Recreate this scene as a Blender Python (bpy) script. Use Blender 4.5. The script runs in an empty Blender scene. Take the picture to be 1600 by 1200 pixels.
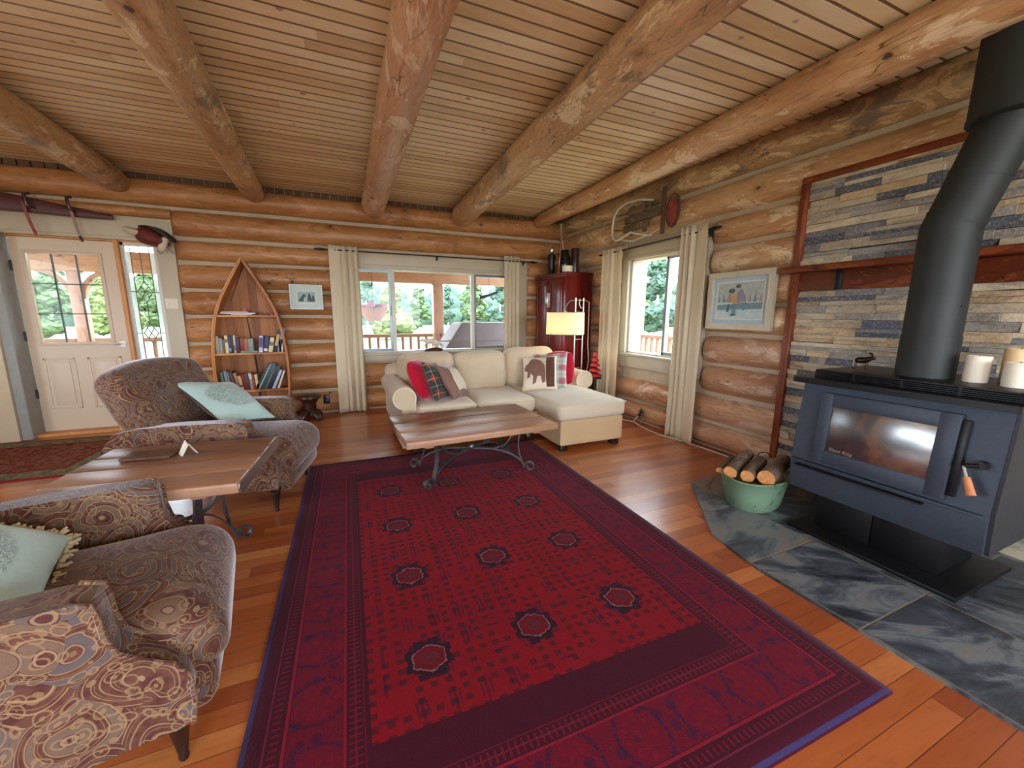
import bpy, bmesh, math, random
from mathutils import Vector, Matrix, noise as mnoise
random.seed(7)
D = bpy.data
SC = bpy.context.scene
COL = SC.collection
PI = math.pi
R = math.radians

# ------------------------------------------------------------------ camera
CH = 1.30
YAW, PIT, ROL, FPX = R(23.4), R(9.94), R(0.32), 622.0
cam_d = D.cameras.new('camera'); cam = D.objects.new('camera', cam_d); COL.objects.link(cam)
cam_d.sensor_width = 36.0; cam_d.sensor_fit = 'HORIZONTAL'; cam_d.lens = FPX/1600*36.0
cam_d.clip_start = .05; cam_d.clip_end = 2000
fw = Vector((math.sin(YAW)*math.cos(PIT), math.cos(YAW)*math.cos(PIT), -math.sin(PIT)))
rt = Vector((math.cos(YAW), -math.sin(YAW), 0))
up = rt.cross(fw)
rt2 = rt*math.cos(ROL)+up*math.sin(ROL); up2 = -rt*math.sin(ROL)+up*math.cos(ROL)
mw = Matrix((rt2, up2, -fw)).transposed().to_4x4(); mw.translation = (0, 0, CH)
cam.matrix_world = mw
SC.camera = cam

# ------------------------------------------------------------------ world, light, exposure
W = D.worlds.new('world'); SC.world = W; W.use_nodes = True
wn = W.node_tree; bgn = wn.nodes['Background']
bgn.inputs[0].default_value = (.74, .87, 1.0, 1); bgn.inputs[1].default_value = 6.0
vs = SC.view_settings
vs.view_transform = 'Standard'; vs.look = 'None'; vs.gamma = 1.0; vs.exposure = 1.12
try: vs.use_curve_mapping = False
except Exception: pass
SC.cycles.max_bounces = 7; SC.cycles.diffuse_bounces = 5; SC.cycles.glossy_bounces = 3
SC.cycles.transparent_max_bounces = 12; SC.cycles.transmission_bounces = 4
SC.cycles.sample_clamp_indirect = 6.0; SC.cycles.caustics_reflective = False; SC.cycles.caustics_refractive = False
SC.cycles.use_denoising = True

def area(name, loc, rot, sx, sy, power, color, portal=False):
    l = D.lights.new(name, 'AREA'); l.shape = 'RECTANGLE'; l.size = sx; l.size_y = sy
    l.energy = power; l.color = color
    if portal:
        l.cycles.is_portal = True
    o = D.objects.new(name, l); COL.objects.link(o); o.location = loc; o.rotation_euler = rot
    return o
# daylight fill lamps added in unseen window openings behind and left of the camera
area('fill_rear_a', (-1.6, -3.02, 1.45), (R(90), 0, 0), 2.2, 1.5, 42, (.90, .95, 1.0))
area('fill_rear_b', (1.6, -3.02, 1.45), (R(90), 0, 0), 2.2, 1.5, 42, (.90, .95, 1.0))
area('fill_left', (-4.42, 1.6, 1.45), (0, R(-90), 0), 1.5, 2.2, 11, (.92, .96, 1.0))

# ------------------------------------------------------------------ mesh helpers
def chain(o):
    m = Matrix.Identity(4)
    while o is not None:
        m = Matrix.LocRotScale(o.location, o.rotation_euler, o.scale) @ m
        o = o.parent
    return m

def obj(name, bm, mat, parent=None, world=False, smooth=40, label=None, kind=None):
    if parent is not None and world:
        bmesh.ops.transform(bm, matrix=chain(parent).inverted(), verts=bm.verts)
    loc = Vector((0, 0, 0))
    if parent is None and len(bm.verts):
        xs = [v.co.x for v in bm.verts]; ys = [v.co.y for v in bm.verts]; zs = [v.co.z for v in bm.verts]
        loc = Vector(((min(xs)+max(xs))/2, (min(ys)+max(ys))/2, min(zs)))
        bmesh.ops.translate(bm, vec=-loc, verts=bm.verts)
    bmesh.ops.recalc_face_normals(bm, faces=bm.faces)
    me = D.meshes.new(name); bm.to_mesh(me); bm.free()
    mats = mat if isinstance(mat, (list, tuple)) else [mat]
    for m in mats: me.materials.append(m)
    if smooth:
        me.polygons.foreach_set('use_smooth', [True]*len(me.polygons))
        me.set_sharp_from_angle(angle=R(smooth))
    o = D.objects.new(name, me); COL.objects.link(o); o.location = loc
    if parent is not None: o.parent = parent
    if label: o['label'] = label
    if kind: o['kind'] = kind
    return o

def thing(name, label, cat, loc=(0, 0, 0), rz=0, group=None, kind=None):
    o = D.objects.new(name, None); COL.objects.link(o); o.location = loc; o.rotation_euler = (0, 0, rz)
    o.empty_display_size = .1
    if label: o['label'] = label
    if cat: o['category'] = cat
    if group: o['group'] = group
    if kind: o['kind'] = kind
    return o

def tag(o, label, cat, group=None, kind=None):
    o['label'] = label; o['category'] = cat
    if group: o['group'] = group
    if kind: o['kind'] = kind
    return o

def struct(name, label=None, cat=None):
    o = D.objects.new(name, None); COL.objects.link(o); o['kind'] = 'structure'
    o['label'] = label or name.replace('_', ' '); o['category'] = cat or 'structure'
    return o

def copy_tree(o, parent=None):
    c = o.copy(); COL.objects.link(c); c.parent = parent
    for ch in [x for x in D.objects if x.parent == o]:
        copy_tree(ch, c)
    return c

def B(): return bmesh.new()

def tf(bm, verts, m):
    bmesh.ops.transform(bm, matrix=m, verts=verts)

def box(bm, a, b, bev=0, seg=2, m=None):
    x0, y0, z0 = a; x1, y1, z1 = b
    vs_ = [bm.verts.new((x, y, z)) for x in (x0, x1) for y in (y0, y1) for z in (z0, z1)]
    idx = [(0, 1, 3, 2), (4, 6, 7, 5), (0, 4, 5, 1), (2, 3, 7, 6), (0, 2, 6, 4), (1, 5, 7, 3)]
    fs = [bm.faces.new([vs_[i] for i in q]) for q in idx]
    out = list(vs_)
    if bev > 0:
        es = list({e for f in fs for e in f.edges})
        r = bmesh.ops.bevel(bm, geom=es, offset=bev, offset_type='OFFSET', segments=seg, profile=.5, affect='EDGES')
        out = list({v for f in r['faces'] for v in f.verts} | {v for v in vs_ if v.is_valid})
        # all verts connected
        seen = set(out); st = list(out)
        while st:
            v = st.pop()
            for e in v.link_edges:
                w = e.other_vert(v)
                if w not in seen: seen.add(w); st.append(w)
        out = list(seen)
    if m is not None: tf(bm, out, m)
    return out

def TR(loc, rx=0, ry=0, rz=0):
    return Matrix.Translation(loc) @ Matrix.Rotation(rz, 4, 'Z') @ Matrix.Rotation(ry, 4, 'Y') @ Matrix.Rotation(rx, 4, 'X')

def rings(bm, rs, close=False, cap=True):
    """list of rings (lists of coordinates, same length) -> skin"""
    vv = [[bm.verts.new(p) for p in r] for r in rs]
    n = len(vv[0]); k = len(vv)
    for i in range(k if close else k-1):
        a, b = vv[i], vv[(i+1) % k]
        for j in range(n):
            try: bm.faces.new((a[j], a[(j+1) % n], b[(j+1) % n], b[j]))
            except ValueError: pass
    if cap and not close:
        for r in (vv[0], vv[-1]):
            try: bm.faces.new(r)
            except ValueError: pass
    return [v for r in vv for v in r]

def frame_of(t):
    t = Vector(t).normalized()
    a = Vector((0, 0, 1)) if abs(t.z) < .95 else Vector((1, 0, 0))
    u = t.cross(a).normalized(); w = t.cross(u).normalized()
    return u, w

def cyl(bm, p0, p1, r0, r1=None, seg=24, cap=True):
    r1 = r0 if r1 is None else r1
    p0 = Vector(p0); p1 = Vector(p1); u, w = frame_of(p1-p0)
    rs = [[p+u*(r*math.cos(2*PI*i/seg))+w*(r*math.sin(2*PI*i/seg)) for i in range(seg)] for p, r in ((p0, r0), (p1, r1))]
    return rings(bm, rs, cap=cap)

def tube(bm, pts, r, seg=10, closed=False):
    pts = [Vector(p) for p in pts]; n = len(pts)
    rr = r if isinstance(r, (list, tuple)) else [r]*n
    t0 = (pts[1]-pts[0]).normalized(); u, w = frame_of(t0)
    rs = []
    for i, p in enumerate(pts):
        if closed: t = pts[(i+1) % n]-pts[i-1]
        else: t = pts[min(i+1, n-1)]-pts[max(i-1, 0)]
        t.normalize()
        u = (u-t*u.dot(t)).normalized(); w = t.cross(u).normalized()
        rs.append([p+u*(rr[i]*math.cos(2*PI*j/seg))+w*(rr[i]*math.sin(2*PI*j/seg)) for j in range(seg)])
    return rings(bm, rs, close=closed)

def lathe(bm, prof, loc=(0, 0, 0), seg=28, m=None):
    rs = [[Vector((max(r, 1e-4)*math.cos(2*PI*i/seg), max(r, 1e-4)*math.sin(2*PI*i/seg), z))+Vector(loc) for i in range(seg)] for r, z in prof]
    v = rings(bm, rs)
    if m is not None: tf(bm, v, m)
    return v

def rframe(bm, T, a0, a1, z0, z1, w, d0, d1):
    """mitred rectangular frame; T(u, d, z) places it"""
    rs = []
    for (u, z, su, sz) in ((a0, z0, 1, 1), (a1, z0, -1, 1), (a1, z1, -1, -1), (a0, z1, 1, -1)):
        rs.append([T(u, d0, z), T(u, d1, z), T(u+su*w, d1, z+sz*w), T(u+su*w, d0, z+sz*w)])
    return rings(bm, rs, close=True)

def ribbon(bm, pts, wdir, width, th, m=None):
    """flat bar following pts, its width along wdir"""
    pts = [Vector(p) for p in pts]; wd = Vector(wdir).normalized(); n = len(pts); rs = []
    for i, p in enumerate(pts):
        t = (pts[min(i+1, n-1)]-pts[max(i-1, 0)]).normalized()
        nn = t.cross(wd).normalized()
        rs.append([p+wd*width/2+nn*th/2, p-wd*width/2+nn*th/2, p-wd*width/2-nn*th/2, p+wd*width/2-nn*th/2])
    v = rings(bm, rs)
    if m is not None: tf(bm, v, m)
    return v

def prism(bm, pts, d0, d1, axis='y', m=None):
    """extrude a 2-D outline; axis = extrusion axis, outline in the two others (x,z)/(y,z)/(x,y)"""
    def P(p, d):
        if axis == 'y': return (p[0], d, p[1])
        if axis == 'x': return (d, p[0], p[1])
        return (p[0], p[1], d)
    v = rings(bm, [[P(p, d0) for p in pts], [P(p, d1) for p in pts]])
    if m is not None: tf(bm, v, m)
    return v

def bevel_all(bm, w, seg=2, ang=30):
    es = [e for e in bm.edges if len(e.link_faces) == 2 and e.calc_face_angle(0) > R(ang)]
    bmesh.ops.bevel(bm, geom=es, offset=w, offset_type='OFFSET', segments=seg, profile=.5, affect='EDGES')

def puff(bm, sx, sy, sz, r=.04, bulge=(0, 0, .02), n=12, m=None, amp=0, seed=0, fn=None):
    """soft box, centred; r edge radius, bulge per axis"""
    h = Vector((sx/2, sy/2, sz/2)); r = min(r, h.x*.98, h.y*.98, h.z*.98)
    ts = [-1+2*i/n for i in range(n+1)]
    def warp(t, hh):
        # push samples toward edges
        s = abs(t)**.6*(1 if t > 0 else -1)
        return s*hh
    g = {}
    def vert(ix, iy, iz):
        k = (ix, iy, iz)
        if k in g: return g[k]
        p = Vector((warp(ts[ix], h.x), warp(ts[iy], h.y), warp(ts[iz], h.z)))
        q = Vector([max(-(h[i]-r), min(h[i]-r, p[i])) for i in range(3)])
        d = p-q
        if d.length > 1e-9: d = d.normalized()*r
        p2 = q+d
        u = [p2[i]/h[i] for i in range(3)]
        for i in range(3):
            a, b = [j for j in range(3) if j != i]
            p2[i] += bulge[i]*u[i]*max(0, 1-u[a]**2)*max(0, 1-u[b]**2)
        if amp:
            nv = mnoise.noise_vector(Vector((p2.x*6+seed*7.1, p2.y*6, p2.z*6)))
            p2 += nv*amp
        if fn: p2 = fn(p2)
        g[k] = bm.verts.new(p2); return g[k]
    N = n
    for a in range(N):
        for b in range(N):
            for s in (0, N):
                for f in (lambda i, j: (i, j, s), lambda i, j: (i, s, j), lambda i, j: (s, i, j)):
                    q = [vert(*f(a, b)), vert(*f(a+1, b)), vert(*f(a+1, b+1)), vert(*f(a, b+1))]
                    try: bm.faces.new(q)
                    except ValueError: pass
    out = list(g.values())
    if m is not None: tf(bm, out, m)
    return out

def pillow(bm, w, h, t, n=18, pinch=.07, amp=.006, seed=0, m=None, sag=0, rnd=0):
    """scatter cushion: stands in local XZ, thickness along Y"""
    out = []
    for side in (1, -1):
        gr = []
        for i in range(n+1):
            row = []
            for j in range(n+1):
                u = -1+2*i/n; v = -1+2*j/n
                u = math.sin(u*PI/2); v = math.sin(v*PI/2)
                th = t/2*((1-abs(u)**2.6)*(1-abs(v)**2.6))**.55 if abs(u) < 1 and abs(v) < 1 else 0
                x = w/2*u*(1-pinch*(1-v*v))*math.sqrt(1-rnd*v*v); z = h/2*v*(1-pinch*(1-u*u))*math.sqrt(1-rnd*u*u)
                nz = mnoise.noise(Vector((x*9+seed*3.3, z*9, seed*1.7+side)))*amp*(1 if th > 0 else 0)
                y = side*(th+nz)
                row.append((x, y, z-sag*(1-u*u)*max(0, v)))
            gr.append(row)
        out.append(gr)
    V = {}
    def vt(s, i, j):
        if i in (0, n) or j in (0, n): s = 0
        k = (s, i, j)
        if k not in V: V[k] = bm.verts.new(out[s][i][j])
        return V[k]
    for s in (0, 1):
        for i in range(n):
            for j in range(n):
                q = [vt(s, i, j), vt(s, i+1, j), vt(s, i+1, j+1), vt(s, i, j+1)]
                if s: q.reverse()
                try: bm.faces.new(q)
                except ValueError: pass
    vs_ = list(V.values())
    if m is not None: tf(bm, vs_, m)
    return vs_

def solidify(o, th, off=0):
    md = o.modifiers.new('solidify', 'SOLIDIFY'); md.thickness = th; md.offset = off
    return o
def subsurf(o, lv=1):
    md = o.modifiers.new('subsurf', 'SUBSURF'); md.levels = lv; md.render_levels = lv
    return o

# ------------------------------------------------------------------ node expression helper
class S:
    def __init__(s, g, k): s.g = g; s.k = k
    def __add__(a, b): return a.g.m('ADD', a, b)
    __radd__ = __add__
    def __sub__(a, b): return a.g.m('SUBTRACT', a, b)
    def __rsub__(a, b): return a.g.m('SUBTRACT', b, a)
    def __mul__(a, b): return a.g.m('MULTIPLY', a, b)
    __rmul__ = __mul__
    def __truediv__(a, b): return a.g.m('DIVIDE', a, b)
    def lt(a, b): return a.g.m('LESS_THAN', a, b)
    def gt(a, b): return a.g.m('GREATER_THAN', a, b)
    def abs(a): return a.g.m('ABSOLUTE', a)
    def floor(a): return a.g.m('FLOOR', a)
    def fract(a): return a.g.m('FRACT', a)
    def sin(a): return a.g.m('SINE', a)
    def mod(a, b): return a.g.m('FLOORED_MODULO', a, b)
    def max(a, b): return a.g.m('MAXIMUM', a, b)
    def min(a, b): return a.g.m('MINIMUM', a, b)
    def sm(a, lo, hi): return a.g.sm(a, lo, hi)

class G:
    def __init__(s, name):
        s.mat = D.materials.new(name); s.mat.use_nodes = True
        s.t = s.mat.node_tree; s.t.nodes.clear()
        s.out = s.n('ShaderNodeOutputMaterial')
    def n(s, ty, **kw):
        x = s.t.nodes.new(ty)
        for k, v in kw.items(): setattr(x, k, v)
        return x
    def put(s, inp, v):
        if isinstance(v, S): s.t.links.new(v.k, inp)
        elif v is not None:
            try: inp.default_value = v
            except Exception:
                inp.default_value = (v[0], v[1], v[2], 1) if len(v) == 3 else v
    def m(s, op, a, b=None, c=None):
        x = s.n('ShaderNodeMath', operation=op); s.put(x.inputs[0], a)
        if b is not None: s.put(x.inputs[1], b)
        if c is not None: s.put(x.inputs[2], c)
        return S(s, x.outputs[0])
    def sm(s, v, lo, hi):
        x = s.n('ShaderNodeMapRange', interpolation_type='SMOOTHSTEP'); s.put(x.inputs[0], v)
        x.inputs[1].default_value = lo; x.inputs[2].default_value = hi
        return S(s, x.outputs[0])
    def obj(s): return S(s, s.n('ShaderNodeTexCoord').outputs['Object'])
    def rnd(s): return S(s, s.n('ShaderNodeObjectInfo').outputs['Random'])
    def attr(s, name): return S(s, s.n('ShaderNodeAttribute', attribute_name=name).outputs['Color'])
    def attrf(s, name): return S(s, s.n('ShaderNodeAttribute', attribute_name=name).outputs['Fac'])
    def nrm(s): return S(s, s.n('ShaderNodeNewGeometry').outputs['Normal'])
    def sep(s, v):
        x = s.n('ShaderNodeSeparateXYZ'); s.put(x.inputs[0], v); return [S(s, o) for o in x.outputs]
    def comb(s, x=0, y=0, z=0):
        c = s.n('ShaderNodeCombineXYZ'); s.put(c.inputs[0], x); s.put(c.inputs[1], y); s.put(c.inputs[2], z); return S(s, c.outputs[0])
    def vadd(s, a, b):
        x = s.n('ShaderNodeVectorMath', operation='ADD'); s.put(x.inputs[0], a); s.put(x.inputs[1], b); return S(s, x.outputs[0])
    def vmul(s, a, b):
        x = s.n('ShaderNodeVectorMath', operation='MULTIPLY'); s.put(x.inputs[0], a); s.put(x.inputs[1], b); return S(s, x.outputs[0])
    def noise(s, v, sc, det=3, ro=.55, dist=0, col=False):
        x = s.n('ShaderNodeTexNoise'); s.put(x.inputs['Vector'], v); x.inputs['Scale'].default_value = sc
        x.inputs['Detail'].default_value = det; x.inputs['Roughness'].default_value = ro; x.inputs['Distortion'].default_value = dist
        return S(s, x.outputs[1 if col else 0])
    def voro(s, v, sc, feature='F1', metric='EUCLIDEAN', rnd=1.0, col=False):
        x = s.n('ShaderNodeTexVoronoi', feature=feature)
        if feature != 'DISTANCE_TO_EDGE': x.distance = metric
        s.put(x.inputs['Vector'], v); x.inputs['Scale'].default_value = sc; x.inputs['Randomness'].default_value = rnd
        return S(s, x.outputs['Color' if col else 'Distance'])
    def white(s, v):
        x = s.n('ShaderNodeTexWhiteNoise', noise_dimensions='3D'); s.put(x.inputs['Vector'], v); return S(s, x.outputs['Value'])
    def ramp(s, f, stops, interp='LINEAR'):
        x = s.n('ShaderNodeValToRGB'); cr = x.color_ramp; cr.interpolation = interp
        while len(cr.elements) < len(stops): cr.elements.new(.5)
        for e, (p, c) in zip(cr.elements, stops): e.position = p; e.color = (c[0], c[1], c[2], 1)
        s.put(x.inputs[0], f); return S(s, x.outputs[0])
    def mix(s, f, a, b, mode='MIX'):
        x = s.n('ShaderNodeMix', data_type='RGBA', blend_type=mode)
        s.put(x.inputs[0], f)
        for i, v in ((6, a), (7, b)):
            if isinstance(v, S): s.t.links.new(v.k, x.inputs[i])
            else: x.inputs[i].default_value = (v[0], v[1], v[2], 1)
        return S(s, x.outputs[2])
    def bump(s, h, st=.3, dist=.01):
        x = s.n('ShaderNodeBump'); x.inputs['Strength'].default_value = st; x.inputs['Distance'].default_value = dist
        s.put(x.inputs['Height'], h); return S(s, x.outputs[0])
    def pr(s, col, rough=.5, metal=0, normal=None, **kw):
        x = s.n('ShaderNodeBsdfPrincipled')
        s.put(x.inputs['Base Color'], (col[0], col[1], col[2], 1) if isinstance(col, tuple) else col)
        s.put(x.inputs['Roughness'], rough); s.put(x.inputs['Metallic'], metal)
        if normal: s.put(x.inputs['Normal'], normal)
        for k, v in kw.items():
            s.put(x.inputs[k.replace('_', ' ')], v)
        s.t.links.new(x.outputs[0], s.out.inputs[0])
        return s.mat

def lin(r, g, b):
    """sRGB 0-255 to linear"""
    f = lambda c: (c/255/12.92) if c/255 <= .04045 else ((c/255+.055)/1.055)**2.4
    return (f(r), f(g), f(b))
# ------------------------------------------------------------------ materials
def m_plain(name, rgb, rough=.5, metal=0, var=.12, sc=12, bump=0, **kw):
    g = G(name); o = g.obj(); n = g.noise(o, sc, 4)
    c = lin(*rgb)
    lo = tuple(max(0, x*(1-var)) for x in c); hi = tuple(min(1, x*(1+var)) for x in c)
    col = g.ramp(n, [(.3, lo), (.7, hi)])
    nr = g.bump(n, bump, .01) if bump else None
    return g.pr(col, rough, metal, nr, **kw)

def m_log(name, axis='x', light=(214, 160, 104), dark=(150, 84, 40), stain=.0, rough=.42, seedv=0, patch=.5, pcol=None):
    g = G(name); o = g.obj(); r = g.rnd()
    off = g.comb(r*31+seedv, r*17, r*53)
    sc = {'x': (.16, 1, 1), 'y': (1, .16, 1), 'z': (1, 1, .16)}[axis]
    sc2 = {'x': (.38, 1, 1), 'y': (1, .38, 1), 'z': (1, 1, .38)}[axis]
    oo = g.vadd(o, off)
    v = g.vmul(oo, sc); v2 = g.vmul(oo, sc2)
    n1 = g.noise(v, 7, 5, .6, .6); n2 = g.noise(v, 52, 5, .65, .3); n3 = g.noise(v, 20, 4, .6, .4)
    big = g.noise(oo, 1.3, 3)
    mid = tuple((a+b)//2 for a, b in zip(light, dark))
    col = g.ramp(n1*.6+big*.35+r*.10, [(.30, lin(*dark)), (.52, lin(*mid)), (.72, lin(*light))])
    # peeled patches: ragged lighter areas with a darker rim
    pn = g.noise(v2, 5.5, 7, .68, .9); pc_ = lin(*(pcol or tuple(min(255, int(c*1.10)+14) for c in light)))
    col = g.mix(pn.sm(.545, .575)*patch, col, pc_)
    rim = (1-(pn-.56).abs().sm(.0, .012))*patch*.45
    col = g.mix(rim, col, lin(*dark))
    col = g.mix(n2.sm(.46, .72)*.38, col, lin(*[int(c*.66) for c in dark]))
    col = g.mix(n3.sm(.56, .74)*.28, col, lin(*[int(c*.60) for c in dark]))
    # knots
    scK = {'x': (.6, 1, 1), 'y': (1, .6, 1), 'z': (1, 1, .6)}[axis]
    kv = g.vadd(g.vmul(oo, scK), g.vmul(g.noise(oo, 11, 3, col=True), (.05, .05, .05)))
    k = g.voro(kv, 4.2); kk = 1-k.sm(.045, .085)
    ring = (1-k.sm(.09, .20))*.4
    col = g.mix(ring, col, lin(*[int(c*.8) for c in dark])); col = g.mix(kk*.9, col, lin(58, 32, 20))
    # drying cracks
    cr = g.noise(v, 11, 2, .5, .2)
    c1 = (1-(cr-.5).abs().sm(.0, .007))*g.noise(oo, 1.1, 1).sm(.48, .56)
    col = g.mix(c1*.75, col, lin(52, 30, 18))
    if stain:
        s1 = g.noise(v2, 7, 7, .74, 1.6); s2 = g.noise(oo, 1.6, 3)
        sm_ = (s1*.62+s2*.45).sm(.585-.03*stain, .625)*stain
        col = g.mix(sm_*.75, col, lin(92, 84, 80))
        s3 = (1-(s1-.47).abs().sm(.0, .012))*stain
        col = g.mix(s3*.6, col, lin(74, 58, 52))
    nr = g.bump(n1*.5+n2*.35+pn*.5-kk*.5-c1, .5, .014)
    return g.pr(col, rough, 0, nr, Specular_IOR_Level=.4, Coat_Weight=.12, Coat_Roughness=.3)

M = {}
M['log_back'] = m_log('log_back', 'x', (204, 150, 98), (150, 94, 54), patch=.25)
M['log_right'] = m_log('log_right', 'y', (222, 186, 142), (172, 120, 76), stain=.15, rough=.38, patch=.7, pcol=(238, 216, 178))
M['log_right_low'] = m_log('log_right_low', 'y', (216, 178, 146), (168, 116, 80), stain=.2, rough=.33, patch=.55, pcol=(230, 208, 186))  # pinker low logs: window reflection on the varnish put into the colour
M['log_stain'] = m_log('log_stain', 'y', (206, 178, 132), (158, 122, 80), stain=1.0, rough=.5, patch=.6)
M['beam'] = m_log('beam', 'y', (226, 194, 150), (172, 126, 86), stain=.9, rough=.5, patch=.7, pcol=(238, 218, 184))
M['beam_red'] = m_log('beam_red', 'y', (222, 178, 142), (170, 114, 82), stain=.3, rough=.45, patch=.7, pcol=(238, 212, 186))
M['porch_wood'] = m_log('porch_wood', 'x', (206, 158, 124), (176, 124, 96), patch=.1)
M['porch_post'] = m_log('porch_post', 'z', (200, 152, 124), (172, 122, 100), patch=.1)
M['chink'] = m_plain('chink', (184, 168, 142), .85, var=.1, sc=6, bump=.15)
M['trim'] = m_plain('trim', (190, 178, 154), .45, var=.04, sc=3)
M['trim_grey'] = m_plain('trim_grey', (150, 150, 144), .5, var=.08)
M['cream_board'] = m_plain('cream_board', (206, 186, 156), .55, var=.08, sc=4)
M['door_paint'] = m_plain('door_paint', (214, 194, 168), .38, var=.03, sc=2)
M['alu'] = m_plain('alu', (120, 128, 130), .35, .6, var=.05)
M['vinyl'] = m_plain('vinyl', (214, 208, 196), .4, var=.03)
M['sash_pale'] = m_plain('sash_pale', (158, 162, 164), .4, var=.04)
M['dark_metal'] = m_plain('dark_metal', (52, 56, 62), .38, .85, var=.2, sc=30)
M['iron'] = m_plain('iron', (110, 116, 122), .34, .8, var=.25, sc=20)
M['brushed'] = m_plain('brushed', (196, 196, 190), .28, .9, var=.06)
M['stone_grout'] = m_plain('stone_grout', (60, 55, 50), .9)
M['frame_wood'] = m_log('frame_wood', 'z', (150, 78, 44), (98, 44, 24), rough=.35)
M['mantel_wood'] = m_log('mantel_wood', 'y', (142, 70, 36), (86, 36, 18), rough=.35)
M['white_glow'] = None

# ceiling boards run along X
g = G('ceiling_boards'); o = g.obj(); x, y, z = g.sep(o)
row = (y/.098).floor(); fr = (y/.098).fract()
rr = g.white(g.comb(row, 3.3, 1.7))
cell = ((x+rr*3.1)/2.6).floor(); rc = g.white(g.comb(row, cell, 5.1))
v = g.vadd(g.comb(x*.22, y, z), g.comb(rc*20, rc*7, 0))
n1 = g.noise(v, 14, 5, .6, .5)
col = g.ramp(n1*.6+rc*.4, [(.25, lin(210, 180, 134)), (.55, lin(234, 214, 170)), (.8, lin(244, 232, 200))])
kn = g.voro(g.comb(x*.8, y, z), 4.6); col = g.mix((1-kn.sm(.04, .10))*.7, col, lin(110, 60, 28))
gap = 1-(fr-.5).abs().sm(.40, .46); gap = 1-gap
col = g.mix(gap*.85, col, lin(92, 48, 22))
M['ceiling'] = g.pr(col, .45, 0, g.bump(n1*.2-gap, .6, .01), Coat_Weight=.15, Coat_Roughness=.3)

# floor boards run along X
g = G('floor_boards'); o = g.obj(); x, y, z = g.sep(o)
row = (y/.083).floor(); fr = (y/.083).fract()
rr = g.white(g.comb(row, 9.3, .7))
cell = ((x+rr*5.3)/1.9).floor(); fx = ((x+rr*5.3)/1.9).fract(); rc = g.white(g.comb(row, cell, 2.1))
v = g.vadd(g.comb(x*.13, y, z), g.comb(rc*20, rc*9, 0))
n1 = g.noise(v, 16, 5, .6, .7); n2 = g.noise(v, 70, 3, .5, .2)
col = g.ramp(rc*.62+n1*.38, [(.15, lin(140, 66, 32)), (.42, lin(168, 88, 44)), (.70, lin(186, 106, 56)), (.95, lin(208, 140, 80))])
col = g.mix(n2.sm(.5, .8)*.3, col, lin(112, 48, 22))
gap = (fr-.5).abs().sm(.475, .495); gx = (fx-.5).abs().sm(.4985, .4995)
gp = gap.max(gx); col = g.mix(gp*.75, col, lin(64, 26, 12))
rg = g.noise(o, 3, 3)*.14+.24
M['floor'] = g.pr(col, rg, 0, g.bump(n1*.15-gp, .25, .004), Specular_IOR_Level=.6, Coat_Weight=.7, Coat_Roughness=.22)

# slate hearth tiles
g = G('slate_tiles'); o = g.obj(); x, y, z = g.sep(o)
tx = (x-1.93+.005)/.535; ty = (y-.762)/.49
cx_, cy_ = tx.floor(), ty.floor()
rc = g.white(g.comb(cx_, cy_, 4.4)); rot = g.comb(x+y*(rc-.5)*2.4, y-x*(rc-.5)*1.6, rc*9)
n1 = g.noise(g.vmul(rot, (.7, 2.2, 1)), 2.4, 7, .65, 1.0); n2 = g.noise(rot, 9, 6, .7, .8)
col = g.ramp(n1*.75+n2*.15+rc*.12, [(.34, lin(34, 36, 44)), (.46, lin(72, 80, 90)), (.53, lin(112, 120, 126)), (.60, lin(128, 116, 104)), (.68, lin(84, 68, 58)), (.78, lin(58, 56, 62))])
gp = ((tx.fract()-.5).abs().sm(.490, .495)).max((ty.fract()-.5).abs().sm(.489, .495))
col = g.mix(gp, col, lin(120, 108, 92))
M['slate'] = g.pr(col, n2*.25+.28, 0, g.bump(n1*.5+n2*.5-gp*.6, .5, .008))

# ledge stone: one random colour per stone held in a colour attribute
g = G('ledge_stone'); o = g.obj(); a = g.attrf('stone'); x, y, z = g.sep(o)
v = g.vadd(g.comb(x, y*.35, z), g.comb(a*40, a*13, a*29))
n1 = g.noise(v, 14, 6, .7, .8); n2 = g.noise(o, 60, 4, .6)
base = g.ramp(a, [(.0, lin(84, 94, 110)), (.12, lin(160, 156, 148)), (.24, lin(196, 182, 154)), (.42, lin(216, 202, 174)), (.58, lin(124, 128, 134)), (.66, lin(204, 176, 138)), (.76, lin(180, 168, 146)), (.88, lin(74, 84, 100)), (.95, lin(190, 166, 136))], 'CONSTANT')
col = g.mix(n1.sm(.40, .68)*.55, base, lin(96, 80, 66)); col = g.mix(n1.sm(.62, .42)*.0, col, lin(230, 215, 190))
col = g.mix(n2.sm(.45, .75)*.35, col, lin(228, 214, 190))
M['stone'] = g.pr(col, .75, 0, g.bump(n1*.7+n2*.5, .8, .014))

# hand-knotted red rug, measured in its own metres from its centre
g = G('rug_red'); o = g.obj(); x, y, z = g.sep(o)
wob = g.noise(o, 6, 2)*.012
xw = x+wob; yw = y+wob
ax = x.abs(); ay = y.abs(); e = (1.03-ax).min(1.525-ay)
ei = (.665-ax).min(1.04-ay)                       # inside of the field
nz = g.noise(o, 130, 2); abr = g.noise(g.comb(x*.25, y*3.0, 0), 3.2, 4, .6); big = g.noise(o, 1.6, 3)
red = g.mix(big, lin(118, 12, 26), lin(152, 16, 30)); red = g.mix(abr.sm(.45, .75)*.5, red, lin(104, 14, 34))
navy = lin(34, 22, 44); wine = lin(92, 20, 36); grn = lin(62, 24, 28)
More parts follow.
